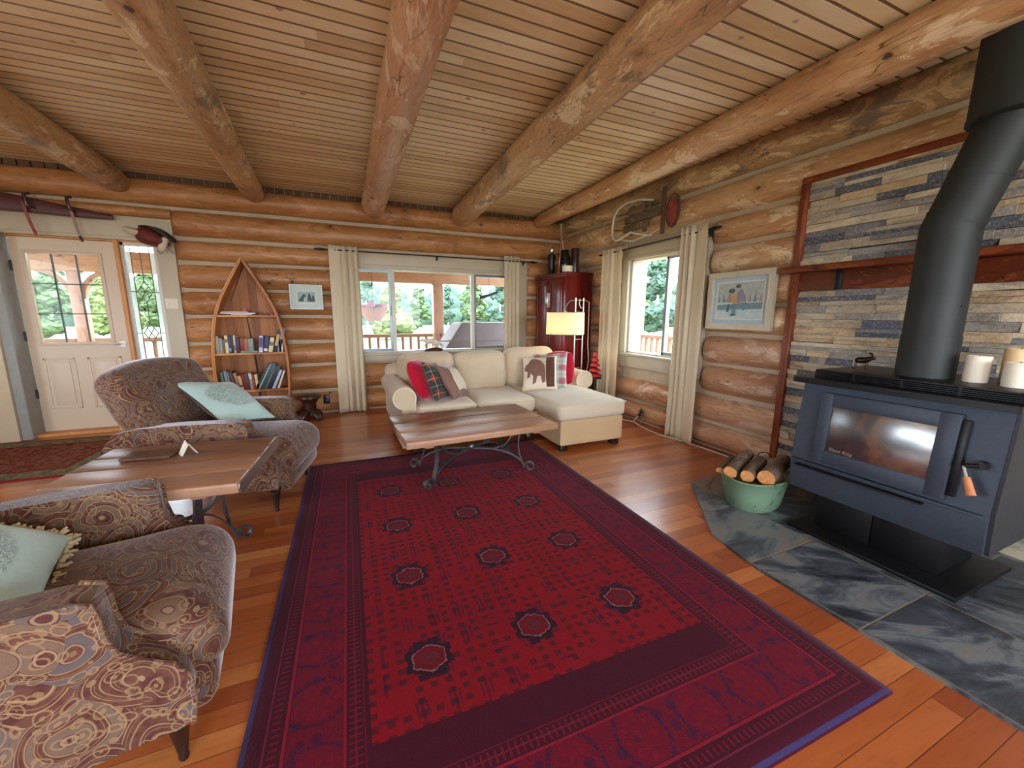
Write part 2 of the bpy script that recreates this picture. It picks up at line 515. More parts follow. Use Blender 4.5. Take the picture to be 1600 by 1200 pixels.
# little square flowers
sx_, sy_ = (xw/.052).fract()-.5, (yw/.046).fract()-.5
par = g.white(g.comb((xw/.052).floor(), (yw/.046).floor(), 1))
dot = (1-(sx_.abs().max(sy_.abs())).sm(.20, .30))*par.gt(.25)
col = g.mix(dot*.8, red, grn)
# upright and lying strokes
bx, by = (xw/.11).fract()-.5, (yw/.13).fract()-.5
pb = g.white(g.comb((xw/.11).floor(), (yw/.13).floor(), 7))
st1 = bx.abs().lt(.05)*by.abs().lt(.33)*pb.gt(.55); st2 = by.abs().lt(.045)*bx.abs().lt(.30)*pb.lt(.30)
bx2 = (bx.abs()-.16).abs()
st3 = bx2.lt(.035)*by.abs().lt(.24)*pb.gt(.72)
col = g.mix(st1.max(st2).max(st3)*.6, col, navy)
# medallions on a .44 x .52 grid
mx = (xw/.44+.5).fract()-.5; my = (yw/.52).fract()-.5
mx = (mx*.44).abs(); my = (my*.52).abs()
dm = (mx*1.0).max((mx*.5+my*.95))
wv = g.noise(o, 44, 2)*.030-.015
dm2 = dm+wv
inm = dm2.lt(.082); rg1 = inm*dm2.gt(.062); rg2 = dm2.lt(.030)*dm2.gt(.020); core = dm2.lt(.012)
hook = (mx-.076).abs().lt(.014)*(my-.03).abs().lt(.018)
hook2 = (my-.078).abs().lt(.014)*(mx-.03).abs().lt(.02)
col = g.mix(inm, col, g.mix(nz*.5, lin(112, 12, 26), wine)); col = g.mix(rg1.max(hook).max(hook2)*.9, col, lin(24, 20, 38))
col = g.mix(rg2.max(core)*.6, col, lin(70, 50, 62)); lt = inm*dm2.gt(.058)*dm2.lt(.063); col = g.mix(lt*.6, col, lin(150, 130, 132))
# borders
along = g.m('MULTIPLY', x, (1.03-ax).gt(1.525-ay))+y*(1-(1.03-ax).gt(1.525-ay))
ap = (along/.235).fract()-.5; ea = (e-.205)/.10
lob = (ea*ea*.55+ap*ap*4.2)
bcol = g.mix(nz*.5, lin(70, 14, 32), lin(50, 16, 34))
bcol = g.mix(e.gt(.125)*e.lt(.285), bcol, g.mix(nz*.4, lin(112, 16, 38), lin(60, 18, 40)))
edge1 = lob.lt(.62)*lob.gt(.45); bcol = g.mix(edge1*e.gt(.125)*e.lt(.285)*nz.sm(.3, .6)*.8, bcol, lin(34, 26, 62))
fill = lob.lt(.30)*(g.voro(o, 38).lt(.45))
bcol = g.mix(fill*e.gt(.125)*e.lt(.285)*.6, bcol, lin(122, 20, 36))
bcol = g.mix(e.gt(.13)*e.lt(.28)*(g.voro(o, 17).lt(.30))*.55, bcol, lin(34, 24, 58))
for lo_, hi_, c_ in ((.0, .016, (52, 58, 104)), (.060, .066, (120, 40, 60)), (.112, .122, (150, 30, 52)), (.285, .293, (150, 30, 52)), (.318, .324, (112, 30, 52)), (.345, .350, (104, 26, 44))):
    bcol = g.mix(e.gt(lo_)*e.lt(hi_)*.75, bcol, lin(*c_))
tick = ((along/.022).fract()).lt(.35)*((e.gt(.30)*e.lt(.34)).max(e.gt(.075)*e.lt(.10)))
bcol = g.mix(tick*.6, bcol, lin(120, 28, 48))
col = g.mix(1-ei.gt(0), col, bcol)
col = g.mix(nz*.30, col, lin(40, 10, 20))
M['rug'] = g.pr(col, .95, 0, g.bump(nz, .5, .006), Sheen_Weight=.10, Sheen_Roughness=.5, Sheen_Tint=(.9, .45, .55, 1), Specular_IOR_Level=.1)

g = G('rug_entry'); o = g.obj(); x, y, z = g.sep(o)
ex = (1.0-x.abs()).min(.62-y.abs()); nn = g.noise(o, 16, 4, .6, 1.5); vv = g.voro(o, 13)
f1 = g.mix(nn.sm(.42, .58), lin(112, 44, 40), lin(136, 92, 66)); f1 = g.mix(vv.lt(.2)*.5, f1, lin(70, 60, 50))
b1 = g.mix(nn.sm(.45, .55), lin(134, 120, 88), lin(96, 92, 74)); b2 = lin(120, 30, 34)
c = g.mix(ex.lt(.22), f1, b1); c = g.mix(ex.lt(.03).max(ex.gt(.20)*ex.lt(.225)), c, b2)
M['rug_entry'] = g.pr(c, .95, 0, g.bump(g.noise(o, 150, 2), .4, .005), Specular_IOR_Level=.1)

# paisley upholstery
def m_paisley(name):
    g = G(name); o = g.obj()
    w = g.noise(o, 6, 1, .5, 0, col=True); v = g.vadd(o, g.vmul(w, (.09, .09, .09)))
    d1 = g.voro(v, 7); d2 = g.voro(v, 26); e1 = g.voro(v, 7, 'DISTANCE_TO_EDGE')
    vp_ = g.n('ShaderNodeTexVoronoi'); g.put(vp_.inputs['Vector'], v); vp_.inputs['Scale'].default_value = 7
    px__, py__, pz__ = g.sep(S(g, vp_.outputs['Position'])); vx, vy, vz = g.sep(v)
    ang = g.m('ARCTAN2', (vy-py__)+(vz-pz__)*.8, (vx-px__)-(vz-pz__)*.6)
    r1 = (d1*27+ang).sin(); cr_, cg_, cb_ = g.sep(g.voro(v, 7, col=True))
    e2 = g.noise(o, 60, 2)*.10
    base = g.mix(g.noise(o, 30, 3).sm(.35, .65), lin(78, 42, 38), lin(98, 62, 50))
    c = g.mix(r1.gt(.35)*cg_.gt(.35)*.8, base, g.mix(cb_, lin(124, 100, 78), lin(92, 90, 92)))
    line = (r1+e2).abs().lt(.20)
    ring2 = (d2-.40).abs().lt(.05); dot2 = d2.lt(.17)
    c = g.mix(ring2.max(dot2)*.7, c, lin(146, 118, 86))
    c = g.mix(line*.85, c, g.mix(cr_, lin(168, 138, 100), lin(142, 120, 98)))
    r3 = ((d1*27+ang)*4).sin()
    c = g.mix(r3.gt(.82)*r1.lt(-.1)*.6, c, lin(140, 112, 80))
    th = g.noise(o, 420, 1)
    c = g.mix(th*.25, c, lin(70, 44, 40))
    return g.pr(c, .72, 0, g.bump(line*.3+th*.5, .25, .003), Sheen_Weight=1.0, Sheen_Roughness=.28, Sheen_Tint=(.86, .80, .84, 1), Specular_IOR_Level=.2)
M['paisley'] = m_paisley('paisley')

def m_fabric(name, rgb, rough=.85, sheen=.3, sc=300, tint=(1, 1, 1, 1), wr=0):
    g = G(name); o = g.obj(); th = g.noise(o, sc, 2); big = g.noise(o, 4, 3)
    c = lin(*rgb); c0 = tuple(x*.86 for x in c); c1 = tuple(min(1, x*1.08) for x in c)
    col = g.mix(big*.6+th*.4, c0, c1)
    h = th*.4+(g.noise(o, 14, 4, .6, 1.2)*wr if wr else 0)
    return g.pr(col, rough, 0, g.bump(h, .35, .02 if wr else .006), Sheen_Weight=sheen, Sheen_Roughness=.4, Sheen_Tint=tint, Specular_IOR_Level=.2)
M['sofa'] = m_fabric('sofa', (206, 186, 156), sheen=.35, wr=.8)
M['sofa_seat'] = m_fabric('sofa_seat', (212, 198, 172), sheen=.4, wr=.6)  # paler sofa cloth: light on the cushion tops put into its colour
M['sofa_skirt'] = m_fabric('sofa_skirt', (198, 168, 130), sheen=.2)
M['piping'] = m_fabric('piping', (222, 208, 182))
M['curtain'] = m_fabric('curtain', (214, 200, 172), sheen=.2, sc=200)
M['red_fleece'] = m_fabric('red_fleece', (176, 14, 44), sheen=.9, tint=(1, .5, .6, 1), sc=120)
M['brown_satin'] = m_fabric('brown_satin', (132, 96, 84), rough=.42, sheen=.2, wr=1.0)
M['mint'] = m_fabric('mint', (190, 222, 216), rough=.6, sheen=.3, wr=1.2)
M['cream_fringe'] = m_fabric('cream_fringe', (206, 192, 160), wr=1.5, sc=90)
M['brown_cloth'] = m_fabric('brown_cloth', (96, 60, 44), rough=.8)
M['shade'] = None

# mint pillow front with a sketched wreath
g = G('mint_print'); o = g.obj(); x, y, z = g.sep(o)
r_ = g.m('SQRT', (x*x)*.7+(z*z)*1.5); nn = g.noise(o, 42, 4, .7, 2.5); ln = (nn-.5).abs().lt(.040)
msk = (1-(r_-.10).abs().sm(.035, .07)); cen = 1-r_.sm(.03, .06)
c = g.mix(g.noise(o, 5, 2)*.4, lin(192, 224, 218), lin(176, 210, 206)); c = g.mix(ln*msk.max(cen)*.8, c, lin(70, 96, 92))
M['mint_print'] = g.pr(c, .6, 0, g.bump(g.noise(o, 13, 4, .6, 1.5), .5, .012), Sheen_Weight=.3)

def m_tartan(name, a, b, c_, line):
    g = G(name); o = g.obj(); x, y, z = g.sep(o)
    fx = (x/.15+.2).fract(); fz = (z/.15+.1).fract()
    bx = fx.lt(.45); bz = fz.lt(.45)
    col = g.mix(bx*.5+bz*.5, a, b); col = g.mix((bx*bz)*.85, col, c_)
    l1 = (fx-.2).abs().lt(.018).max((fz-.2).abs().lt(.018)); l2 = (fx-.7).abs().lt(.012).max((fz-.7).abs().lt(.012))
    col = g.mix(l1.max(l2)*.8, col, line)
    return g.pr(col, .85, 0, g.bump(g.noise(o, 260, 2), .3, .004), Sheen_Weight=.2)
M['tartan_dark'] = m_tartan('tartan_dark', lin(34, 52, 50), lin(40, 42, 54), lin(150, 26, 40), lin(214, 190, 110))
M['tartan_light'] = m_tartan('tartan_light', lin(214, 208, 196), lin(140, 172, 164), lin(196, 96, 110), lin(60, 110, 104))

def m_planks(name, axis, w, cols, rough=.35, coat=.2):
    g = G(name); o = g.obj(); x, y, z = g.sep(o)
    a, b = (x, y) if axis == 'x' else (y, x)
    if axis == 'z': a, b = z, x
    row = (b/w).floor(); rc = g.white(g.comb(row, 1.3, 8.8))
    v = g.vadd(g.comb(a*.12, b, 0), g.comb(rc*9, rc*23, 0))
    n1 = g.noise(v, 18, 6, .65, .8)
    col = g.ramp(n1*.7+rc*.35, [(.25, lin(*cols[0])), (.5, lin(*cols[1])), (.8, lin(*cols[2]))])
    h_ = n1*.5
    if w < 10:
        fr = (b/w).fract(); gp = (fr-.5).abs().sm(.485, .498)
        col = g.mix(gp*.8, col, lin(40, 22, 14)); h_ = h_-gp
    return g.pr(col, rough, 0, g.bump(h_, .35, .006), Coat_Weight=coat, Coat_Roughness=.22)
M['table_wood'] = m_planks('table_wood', 'x', 50, ((112, 74, 54), (152, 108, 82), (184, 142, 114)), .36, .12)
M['pine'] = m_planks('pine', 'z', .09, ((120, 66, 30), (158, 96, 48), (184, 122, 66)), .5, 0)
M['pine_trim'] = m_planks('pine_trim', 'z', 50, ((156, 92, 44), (192, 128, 68), (214, 156, 92)), .5, 0)
M['mahogany'] = m_planks('mahogany', 'z', 50, ((64, 10, 10), (92, 16, 15), (118, 26, 22)), .26, 0)
M['dark_leg'] = m_plain('dark_leg', (40, 24, 18), .3, var=.2)
M['bark'] = m_log('bark', 'x', (150, 128, 112), (84, 66, 56), stain=.5, rough=.85)
M['cut_wood'] = m_plain('cut_wood', (206, 142, 84), .7, var=.18, sc=40)
M['enamel'] = None
g = G('enamel_green'); o = g.obj(); n = g.noise(o, 9, 6, .7, 1.0)
c = g.mix(g.noise(o, 3, 2), lin(122, 148, 120), lin(98, 128, 104)); c = g.mix(n.sm(.60, .66), c, lin(52, 44, 36))
M['enamel'] = g.pr(c, .38, 0, g.bump(n, .2, .006))
g = G('enamel_inside'); o = g.obj(); n = g.noise(o, 9, 6, .7, 1.0)
M['enamel_in'] = g.pr(g.mix(n.sm(.52, .62), lin(196, 190, 162), lin(96, 76, 56)), .5)

# stove
M['stove'] = m_plain('stove', (60, 68, 80), .5, .35, var=.10, sc=40, bump=.08)
M['stove_side'] = m_plain('stove_side', (54, 54, 58), .5, .4, var=.12, sc=40, bump=.08)
M['stove_black'] = m_plain('stove_black', (22, 22, 25), .38, .3, var=.15, sc=30)
M['pipe'] = m_plain('pipe', (40, 44, 44), .58, .2, var=.15, sc=6)
g = G('stove_glass'); o = g.obj(); n = g.noise(o, 5, 5, .6, 1.5)
c = g.mix(n.sm(.45, .7), lin(34, 32, 36), lin(110, 74, 44))
M['stove_glass'] = g.pr(c, .30, 0, None, Specular_IOR_Level=1.0, Coat_Weight=1.0, Coat_Roughness=.20, Coat_IOR=2.4)
M['glass_letter'] = m_plain('glass_letter', (150, 144, 134), .5)
M['letter'] = m_plain('letter', (220, 214, 200), .5, var=.02)
M['wax'] = m_plain('wax', (236, 226, 206), .5, var=.02, sc=3, Subsurface_Weight=.15, Subsurface_Radius=(.02, .015, .01))
M['wax_warm'] = m_plain('wax_warm', (232, 200, 152), .5, var=.03, sc=3)
M['black'] = m_plain('black', (16, 16, 18), .35, var=.1)
M['bronze'] = m_plain('bronze', (46, 34, 26), .3, .7, var=.2)
M['lead'] = m_plain('lead', (92, 94, 96), .6)
M['grip'] = m_plain('grip', (190, 122, 80), .4, var=.2, sc=30)
M['silver'] = m_plain('silver', (210, 208, 196), .2, .9, var=.05)
M['dark_gloss'] = m_plain('dark_gloss', (26, 30, 30), .12, .1, var=.1)
M['copper'] = m_plain('copper', (176, 110, 86), .35, .6, var=.1)
M['red_gloss'] = m_plain('red_gloss', (168, 26, 36), .4, var=.1)
M['white_plastic'] = m_plain('white_plastic', (226, 216, 196), .4, var=.02)
M['black_plastic'] = m_plain('black_plastic', (26, 24, 26), .4, var=.05)
M['grey_plate'] = m_plain('grey_plate', (112, 104, 98), .4, var=.05)
M['leather'] = m_plain('leather', (78, 34, 36), .45, var=.25, sc=9)
M['pole_pink'] = m_plain('pole_pink', (150, 116, 110), .5, var=.1)
M['cap_white'] = m_plain('cap_white', (196, 182, 160), .7, var=.06)
M['cap_dark'] = m_plain('cap_dark', (34, 28, 28), .7, var=.15)
M['cap_red'] = m_plain('cap_red', (98, 34, 26), .7, var=.25, sc=14)
M['blocking'] = m_plain('blocking', (96, 70, 46), .8, var=.3)
M['old_wood'] = m_log('old_wood', 'y', (128, 104, 80), (80, 62, 48), stain=.4, rough=.75)
M['old_dark'] = m_log('old_dark', 'z', (112, 78, 58), (70, 46, 36), rough=.7)
M['rust_red'] = m_plain('rust_red', (146, 70, 60), .6, .2, var=.3, sc=18)
M['tube_grey'] = m_plain('tube_grey', (208, 202, 190), .45, .2, var=.1)
M['sculpt'] = m_plain('sculpt', (222, 206, 184), .5, var=.06)
M['frame_silver'] = m_plain('frame_silver', (206, 198, 176), .38, .25, var=.08, sc=18)
M['frame_white'] = m_plain('frame_white', (214, 218, 212), .45, var=.03)
M['mat_blue'] = m_plain('mat_blue', (176, 196, 208), .7, var=.02)
M['mat_green'] = m_plain('mat_green', (196, 206, 198), .7, var=.02)
M['carved'] = m_plain('carved', (58, 34, 28), .3, .0, var=.3, sc=12)

# lamp shade: lit linen
g = G('lamp_shade'); o = g.obj(); x, y, z = g.sep(o)
df = g.n('ShaderNodeBsdfDiffuse'); df.inputs[0].default_value = (*lin(244, 236, 214), 1)
tl = g.n('ShaderNodeBsdfTranslucent'); tl.inputs[0].default_value = (*lin(244, 232, 204), 1)
mx_ = g.n('ShaderNodeMixShader'); mx_.inputs[0].default_value = .55
g.t.links.new(df.outputs[0], mx_.inputs[1]); g.t.links.new(tl.outputs[0], mx_.inputs[2]); g.t.links.new(mx_.outputs[0], g.out.inputs[0])
M['shade'] = g.mat

# window glass: lets daylight straight through and mirrors a little
g = G('pane_glass')
tr = g.n('ShaderNodeBsdfTransparent'); tr.inputs[0].default_value = (.96, .98, .98, 1)
gl = g.n('ShaderNodeBsdfGlossy'); gl.inputs[1].default_value = .02
lw = g.n('ShaderNodeLayerWeight'); fz = g.m('POWER', S(g, lw.outputs['Facing']), 5.0)*.3+.010
mx_ = g.n('ShaderNodeMixShader'); g.t.links.new(fz.k, mx_.inputs[0])
g.t.links.new(tr.outputs[0], mx_.inputs[1]); g.t.links.new(gl.outputs[0], mx_.inputs[2]); g.t.links.new(mx_.outputs[0], g.out.inputs[0])
M['glass'] = g.mat
g = G('frosted_glass')
tr = g.n('ShaderNodeBsdfTransparent'); tr.inputs[0].default_value = (.93, .96, .98, 1)
tl = g.n('ShaderNodeBsdfTranslucent'); tl.inputs[0].default_value = (.9, .93, .95, 1)
mx_ = g.n('ShaderNodeMixShader'); mx_.inputs[0].default_value = .35
g.t.links.new(tr.outputs[0], mx_.inputs[1]); g.t.links.new(tl.outputs[0], mx_.inputs[2]); g.t.links.new(mx_.outputs[0], g.out.inputs[0])
M['frosted'] = g.mat

# outdoors
M['deck'] = m_planks('deck', 'x', .14, ((170, 140, 112), (196, 168, 140), (214, 190, 164)), .7)
M['rail_wood'] = m_plain('rail_wood', (160, 122, 100), .7, var=.1)
M['grill_cover'] = m_fabric('grill_cover', (136, 124, 128), rough=.7)
M['basket'] = m_plain('basket', (196, 140, 120), .8, var=.3, sc=60, bump=.5)
M['petal'] = m_plain('petal', (226, 150, 190), .7, var=.4, sc=40)
M['leaf'] = m_plain('leaf', (90, 106, 66), .7, var=.35, sc=1.2)
M['leaf2'] = m_plain('leaf2', (108, 116, 62), .7, var=.3, sc=1.2)
M['leaf3'] = m_plain('leaf3', (76, 98, 80), .7, var=.35, sc=1.2)
M['trunk'] = m_plain('trunk', (190, 184, 172), .8, var=.2)
M['meadow'] = m_plain('meadow', (108, 118, 78), .9, var=.25, sc=.2)
M['hill'] = m_plain('hill', (78, 98, 112), .9, var=.14, sc=.02)
# ------------------------------------------------------------------ room shell
YB, XR, ZC = 5.72, 3.354, 2.74      # chink plane of back wall, of right wall, ceiling boards
XL, YF = -4.5, -3.1

def arc_log(bm, axis, a0, a1, zc, half, prot, plane, sign=-1, seed=0, taper=0):
    """a log showing prot metres in front of a wall plane, from a0 to a1 along axis"""
    n = max(4, int((a1-a0)/.10)); k = 14; rs = []
    ts = [i/n for i in range(n+1)]
    if taper: q_ = .02/(a1-a0); ts = sorted(ts+[q_, q_*2, q_*3.2, 1-q_, 1-q_*2, 1-q_*3.2])
    for tt in ts:
        a = a0+(a1-a0)*tt
        # rounded ends
        e = min((a-a0), (a1-a)); f = 1.0 if taper == 0 else min(1, (max(0, min(1, e/.07)))**.5*.5+.5); f2 = 1.0 if taper == 0 else min(1, .90+.10*min(1, e/.05))
        h = half*(1+.05*mnoise.noise(Vector((a*.9, seed*3.1, 0))))*f2
        p = prot*(1+.18*mnoise.noise(Vector((a*1.1, seed*5.7, 4))))*f
        dz = .010*mnoise.noise(Vector((a*.8, seed*9.1, 8)))
        r = (h*h+p*p)/(2*p); th = math.asin(min(1, h/r))
        ring = []
        for j in range(k+1):
            t = -th+2*th*j/k
            d = r*math.cos(t)-(r-p); z = zc+dz+r*math.sin(t)
            d += .004*mnoise.noise(Vector((a*6, z*14, seed)))
            q = plane+sign*d
            ring.append((a, q, z) if axis == 'x' else (q, a, z))
        for zz, dd in ((zc+h*.9, -.03), (zc-h*.9, -.03)):
            q = plane+sign*dd
            ring.append((a, q, zz) if axis == 'x' else (q, a, zz))
        rs.append(ring)
    rings(bm, rs)

# back wall
wb = struct('wall_back', 'log wall with pale chinking holding the front door and wide window')
cz = [0.0, .30, .645, .94, 1.255, 1.555, 1.855, 2.11, 2.42, 2.71]
slab = B()
WX0, WX1, WZ0, WZ1 = .22, 2.52, .77, 1.90      # window opening
DX0, DX1, DZ = -2.95, -1.75, 2.06             # door + sidelight opening
for a, b in (((XL, YB, -.1), (DX0, YB+.18, ZC)), ((DX0, YB, DZ), (DX1, YB+.18, ZC)), ((DX1, YB, -.1), (WX0, YB+.18, ZC)),
             ((WX0, YB, -.1), (WX1, YB+.18, WZ0)), ((WX0, YB, WZ1), (WX1, YB+.18, ZC)), ((WX1, YB, -.1), (XR+.2, YB+.18, ZC))):
    box(slab, a, b)
obj('chinking', slab, M['chink'], wb)
for i in range(len(cz)-1):
    z0, z1 = cz[i], cz[i+1]; zc_ = (z0+z1)/2; half = (z1-z0)/2-.020
    spans = []
    if z1 < 2.2: spans += [(XL, -3.22, 0)]
    if z0 > 2.0 and z1 < 2.5: spans += [(XL, XR, 0)] if z0 > 2.3 else [(XL, -3.22, 0), (-1.60, XR, 1)]
    elif z0 > 2.3: spans += [(XL, XR, 0)]
    elif z0 >= .64 and z1 < 2.2: spans += [(-1.60, .10, 1), (2.69, XR, 1)]
    else: spans += [(-1.60, XR, 1)]
    for j, (a0, a1, tp) in enumerate(spans):
        bm = B()
        arc_log(bm, 'x', a0, a1, zc_, half, .085 if z0 < 2.4 else .13, YB, -1, seed=i*3+j, taper=tp)
        obj('log', bm, M['log_back'], wb)

bm = B(); arc_log(bm, 'x', -3.25, -1.60, 2.352, .052, .06, YB, -1, seed=77); obj('log', bm, M['log_back'], wb)
# right wall
wr = struct('wall_right', 'log wall with pale chinking on the stove side')
cr = [0.0, .25, .54, .83, 1.12, 1.39, 1.66, 1.94, 2.20, 2.50, 2.78]
SY0, SY1, SZ0, SZ1 = 3.02, 4.06, .83, 1.965
slab = B()
for a, b in (((XR, YF, -.1), (XR+.2, SY0, ZC)), ((XR, SY1, -.1), (XR+.2, YB+.18, ZC)), ((XR, SY0, -.1), (XR+.2, SY1, SZ0)), ((XR, SY0, SZ1), (XR+.2, SY1, ZC))):
    box(slab, a, b)
obj('chinking', slab, M['chink'], wr)
FY = 2.085      # outer edge of the stone panel
for i in range(len(cr)-1):
    z0, z1 = cr[i], cr[i+1]; zc_ = (z0+z1)/2; half = (z1-z0)/2-.018
    mat = M['log_stain'] if z0 >= 2.49 else (M['log_right'] if z0 > 1.1 else M['log_right_low'])
    prot = .085 if z0 < 2.45 else .12
    spans = []
    if z0 >= 2.49: spans = [(YF, YB, 0)]
    elif z0 >= 2.19: spans = [(YF, YB, 0)]
    elif z0 >= .53 and z1 < 2.25: spans = [(FY, 2.88, 1), (4.18, YB, 1)]
    else: spans = [(FY, YB, 0)]
    for j, (a0, a1, tp) in enumerate(spans):
        bm = B(); arc_log(bm, 'y', a0, a1, zc_, half, prot, XR, -1, seed=40+i*3+j, taper=tp)
        obj('log', bm, mat, wr)
bm = B(); tube(bm, [(3.20, 5.56, 2.66), (3.215, 5.575, 2.60), (3.235, 5.60, 2.52), (3.262, 5.625, 2.43), (3.27, 5.60, 2.36), (3.262, 5.57, 2.28), (3.27, 5.57, 2.20)], [.030, .020, .017, .020, .017, .017, .012], 10); obj('corner_chinking', bm, M['chink'], wr)
# left wall and the wall behind the camera
wl = struct('wall_left', 'log wall on the left side of the room'); bm = B()
for a, b in (((XL-.2, YF, -.1), (XL, .5, ZC)), ((XL-.2, 2.7, -.1), (XL, YB+.18, ZC)), ((XL-.2, .5, -.1), (XL, 2.7, .7)), ((XL-.2, .5, 2.2), (XL, 2.7, ZC))): box(bm, a, b)
obj('chinking', bm, M['chink'], wl)
for i in range(9):
    z0, z1 = cz[i], cz[i+1]
    for a0, a1 in (((YF, .4), (2.8, YB)) if .6 < z0 and z1 < 2.3 else ((YF, YB),)):
        bm = B(); arc_log(bm, 'y', a0, a1, (z0+z1)/2, (z1-z0)/2-.02, .085, XL, 1, seed=200+i); obj('log', bm, M['log_back'], wl)
wf = struct('wall_front', 'log wall behind the camera'); bm = B()
for a, b in (((XL, YF-.2, -.1), (-2.75, YF, ZC)), ((-.45, YF-.2, -.1), (.45, YF, ZC)), ((2.75, YF-.2, -.1), (XR+.2, YF, ZC)), ((XL, YF-.2, -.1), (XR, YF, .68)), ((XL, YF-.2, 2.22), (XR, YF, ZC))): box(bm, a, b)
obj('chinking', bm, M['chink'], wf)
for i in range(9):
    z0, z1 = cz[i], cz[i+1]
    for a0, a1 in (((XL, -2.85), (-.35, .35), (2.85, XR)) if .6 < z0 and z1 < 2.3 else ((XL, XR),)):
        bm = B(); arc_log(bm, 'x', a0, a1, (z0+z1)/2, (z1-z0)/2-.02, .085, YF, 1, seed=240+i); obj('log', bm, M['log_back'], wf)

bm = B(); box(bm, (XL-.2, YF-.2, -.12), (XR+.2, YB+.18, 0)); fl = obj('floor', bm, M['floor'], kind='structure', smooth=0)
fl['label'] = 'orange brown narrow board floor'; fl['category'] = 'floor'
fl.data.transform(Matrix.Translation(fl.location)); fl.location = (0, 0, 0)
ce = struct('ceiling', 'pine tongue and groove board ceiling')
bm = B(); box(bm, (XL-.2, YF-.2, ZC), (XR+.2, YB+.18, ZC+.12)); obj('boards', bm, M['ceiling'], ce, smooth=0)
# short blocking boards in the gap above the top log
bm = B()
x = XL
while x < XR-.1:
    box(bm, (x, YB-.03, 2.66), (x+.085, YB-.005, ZC)); x += .098
obj('blocking', bm, M['blocking'], ce, smooth=0)

# hearth of slate tiles on the floor
bm = B()
pts = [(1.915, -.6), (XR, -.6), (XR, 2.20), (2.47, 2.155), (1.975, 1.535), (1.915, 1.20)]
prism(bm, [(p[0], p[1]) for p in pts], 0.0, .012, 'z')
he = obj('hearth', bm, M['slate'], smooth=0, kind='structure'); he['label'] = 'grey slate tile hearth under the stove'; he['category'] = 'hearth'
he.data.transform(Matrix.Translation(he.location)); he.location = (0, 0, 0)

# round ceiling beams, each one a thing
def beam(x0, x1, z0, z1, r0, r1, ye, mat, seed, label):
    bm = B(); rs = []; n = 46; k = 26
    for i in range(n+1):
        t = i/n; y = ye-.02-(ye-.02-YF)*t
        cx = x0+(x1-x0)*min(1, t*2.2); cz_ = z0+(z1-z0)*min(1, t*2.2); r = r0+(r1-r0)*min(1, t*2.2)
        if i == 0: r *= .8
        cx += .012*mnoise.noise(Vector((y*.5, seed, 0)))
        ring = []
        for j in range(k):
            a = 2*PI*j/k
            q = r*(1+.05*mnoise.noise(Vector((y*1.6, math.cos(a)*1.5, math.sin(a)*1.5+seed*3))))
            ring.append((cx+q*math.cos(a), y, cz_+q*math.sin(a)))
        rs.append(ring)
    rings(bm, rs)
    o = obj('ceiling_beam', bm, mat)
    tag(o, label, 'beam', 'round log beams under the ceiling')
beam(-1.98, -1.88, 2.61, 2.615, .120, .128, 5.64, M['beam'], 1, 'leftmost peeled log ceiling beam, ending above the white front door')
beam(-.78, -.68, 2.625, 2.615, .110, .128, 5.64, M['beam'], 2, 'knotty grey-streaked ceiling beam ending above the boat-shaped bookcase')
beam(.49, .42, 2.60, 2.615, .135, .126, 5.62, M['beam_red'], 3, 'middle pinkish peeled ceiling beam ending above the wide window')
beam(1.62, 1.46, 2.60, 2.61, .140, .130, 5.62, M['beam'], 4, 'log ceiling beam ending above the right half of the wide window')
beam(2.83, 2.66, 2.645, 2.625, .095, .118, 5.62, M['log_right'], 5, 'long slim ceiling beam nearest the stove wall')

# ------------------------------------------------------------------ window 1 (back wall)
w1 = struct('window_1', 'wide three-part window above the sofa')
def wbox(name, parent, mat, a, b, bev=.004):
    bm = B(); box(bm, a, b, bev, 2); return obj(name, bm, mat, parent)
YT = YB-.055
def casing(parent):
    bm = B()
    box(bm, (.10, YT, 1.90), (2.69, YB, 2.08), .006); box(bm, (.10, YT, .66), (.22, YB, 1.905), .006)
    box(bm, (2.52, YT, .66), (2.69, YB, 1.905), .006); box(bm, (.22, YT+.005, .655), (2.52, YB, .745), .006)
    box(bm, (.20, YT-.012, 1.885), (2.54, YT+.01, 1.93), .006)
    return obj('casing', bm, M['trim'], parent)
casing(w1)
wbox('sill', w1, M['trim'], (.14, YT-.055, .742), (2.62, YB+.13, .772), .008)
bm = B()
for a, b in (((WX0, YB-.01, WZ0), (WX0+.03, YB+.14, WZ1)), ((WX1-.03, YB-.01, WZ0), (WX1, YB+.14, WZ1)), ((WX0, YB-.01, WZ1-.03), (WX1, YB+.14, WZ1)), ((WX0, YB-.01, WZ0), (WX1, YB+.14, WZ0+.02)),
             ((.685, YB, WZ0), (.735, YB+.06, WZ1)), ((1.815, YB, WZ0), (1.865, YB+.06, WZ1))): box(bm, a, b, .004)
obj('window_frame', bm, M['vinyl'], w1)
def sash(parent, x0, x1, z0, z1, y, w=.035, mat=None):
    bm = B(); rframe(bm, lambda u, d, z: (u, d, z), x0, x1, z0, z1, w, y, y+.03)
    s = obj('sash', bm, mat or M['alu'], parent)
    bm = B(); box(bm, (x0+w*.6, y+.012, z0+w*.6), (x1-w*.6, y+.018, z1-w*.6)); obj('pane', bm, M['glass'], s, smooth=0)
    return s
s = sash(w1, .25, .69, .79, 1.875, YB+.012)
bm = B(); box(bm, (.668, YB-.004, 1.27), (.684, YB+.012, 1.40), .003); obj('latch', bm, M['alu'], s)
s = sash(w1, 1.86, 2.49, .79, 1.875, YB+.012)
bm = B(); box(bm, (1.868, YB-.004, 1.27), (1.884, YB+.012, 1.40), .003); obj('latch', bm, M['alu'], s)
bm = B(); box(bm, (.73, YB+.03, .785), (1.82, YB+.036, 1.875)); obj('pane', bm, M['glass'], w1, smooth=0)

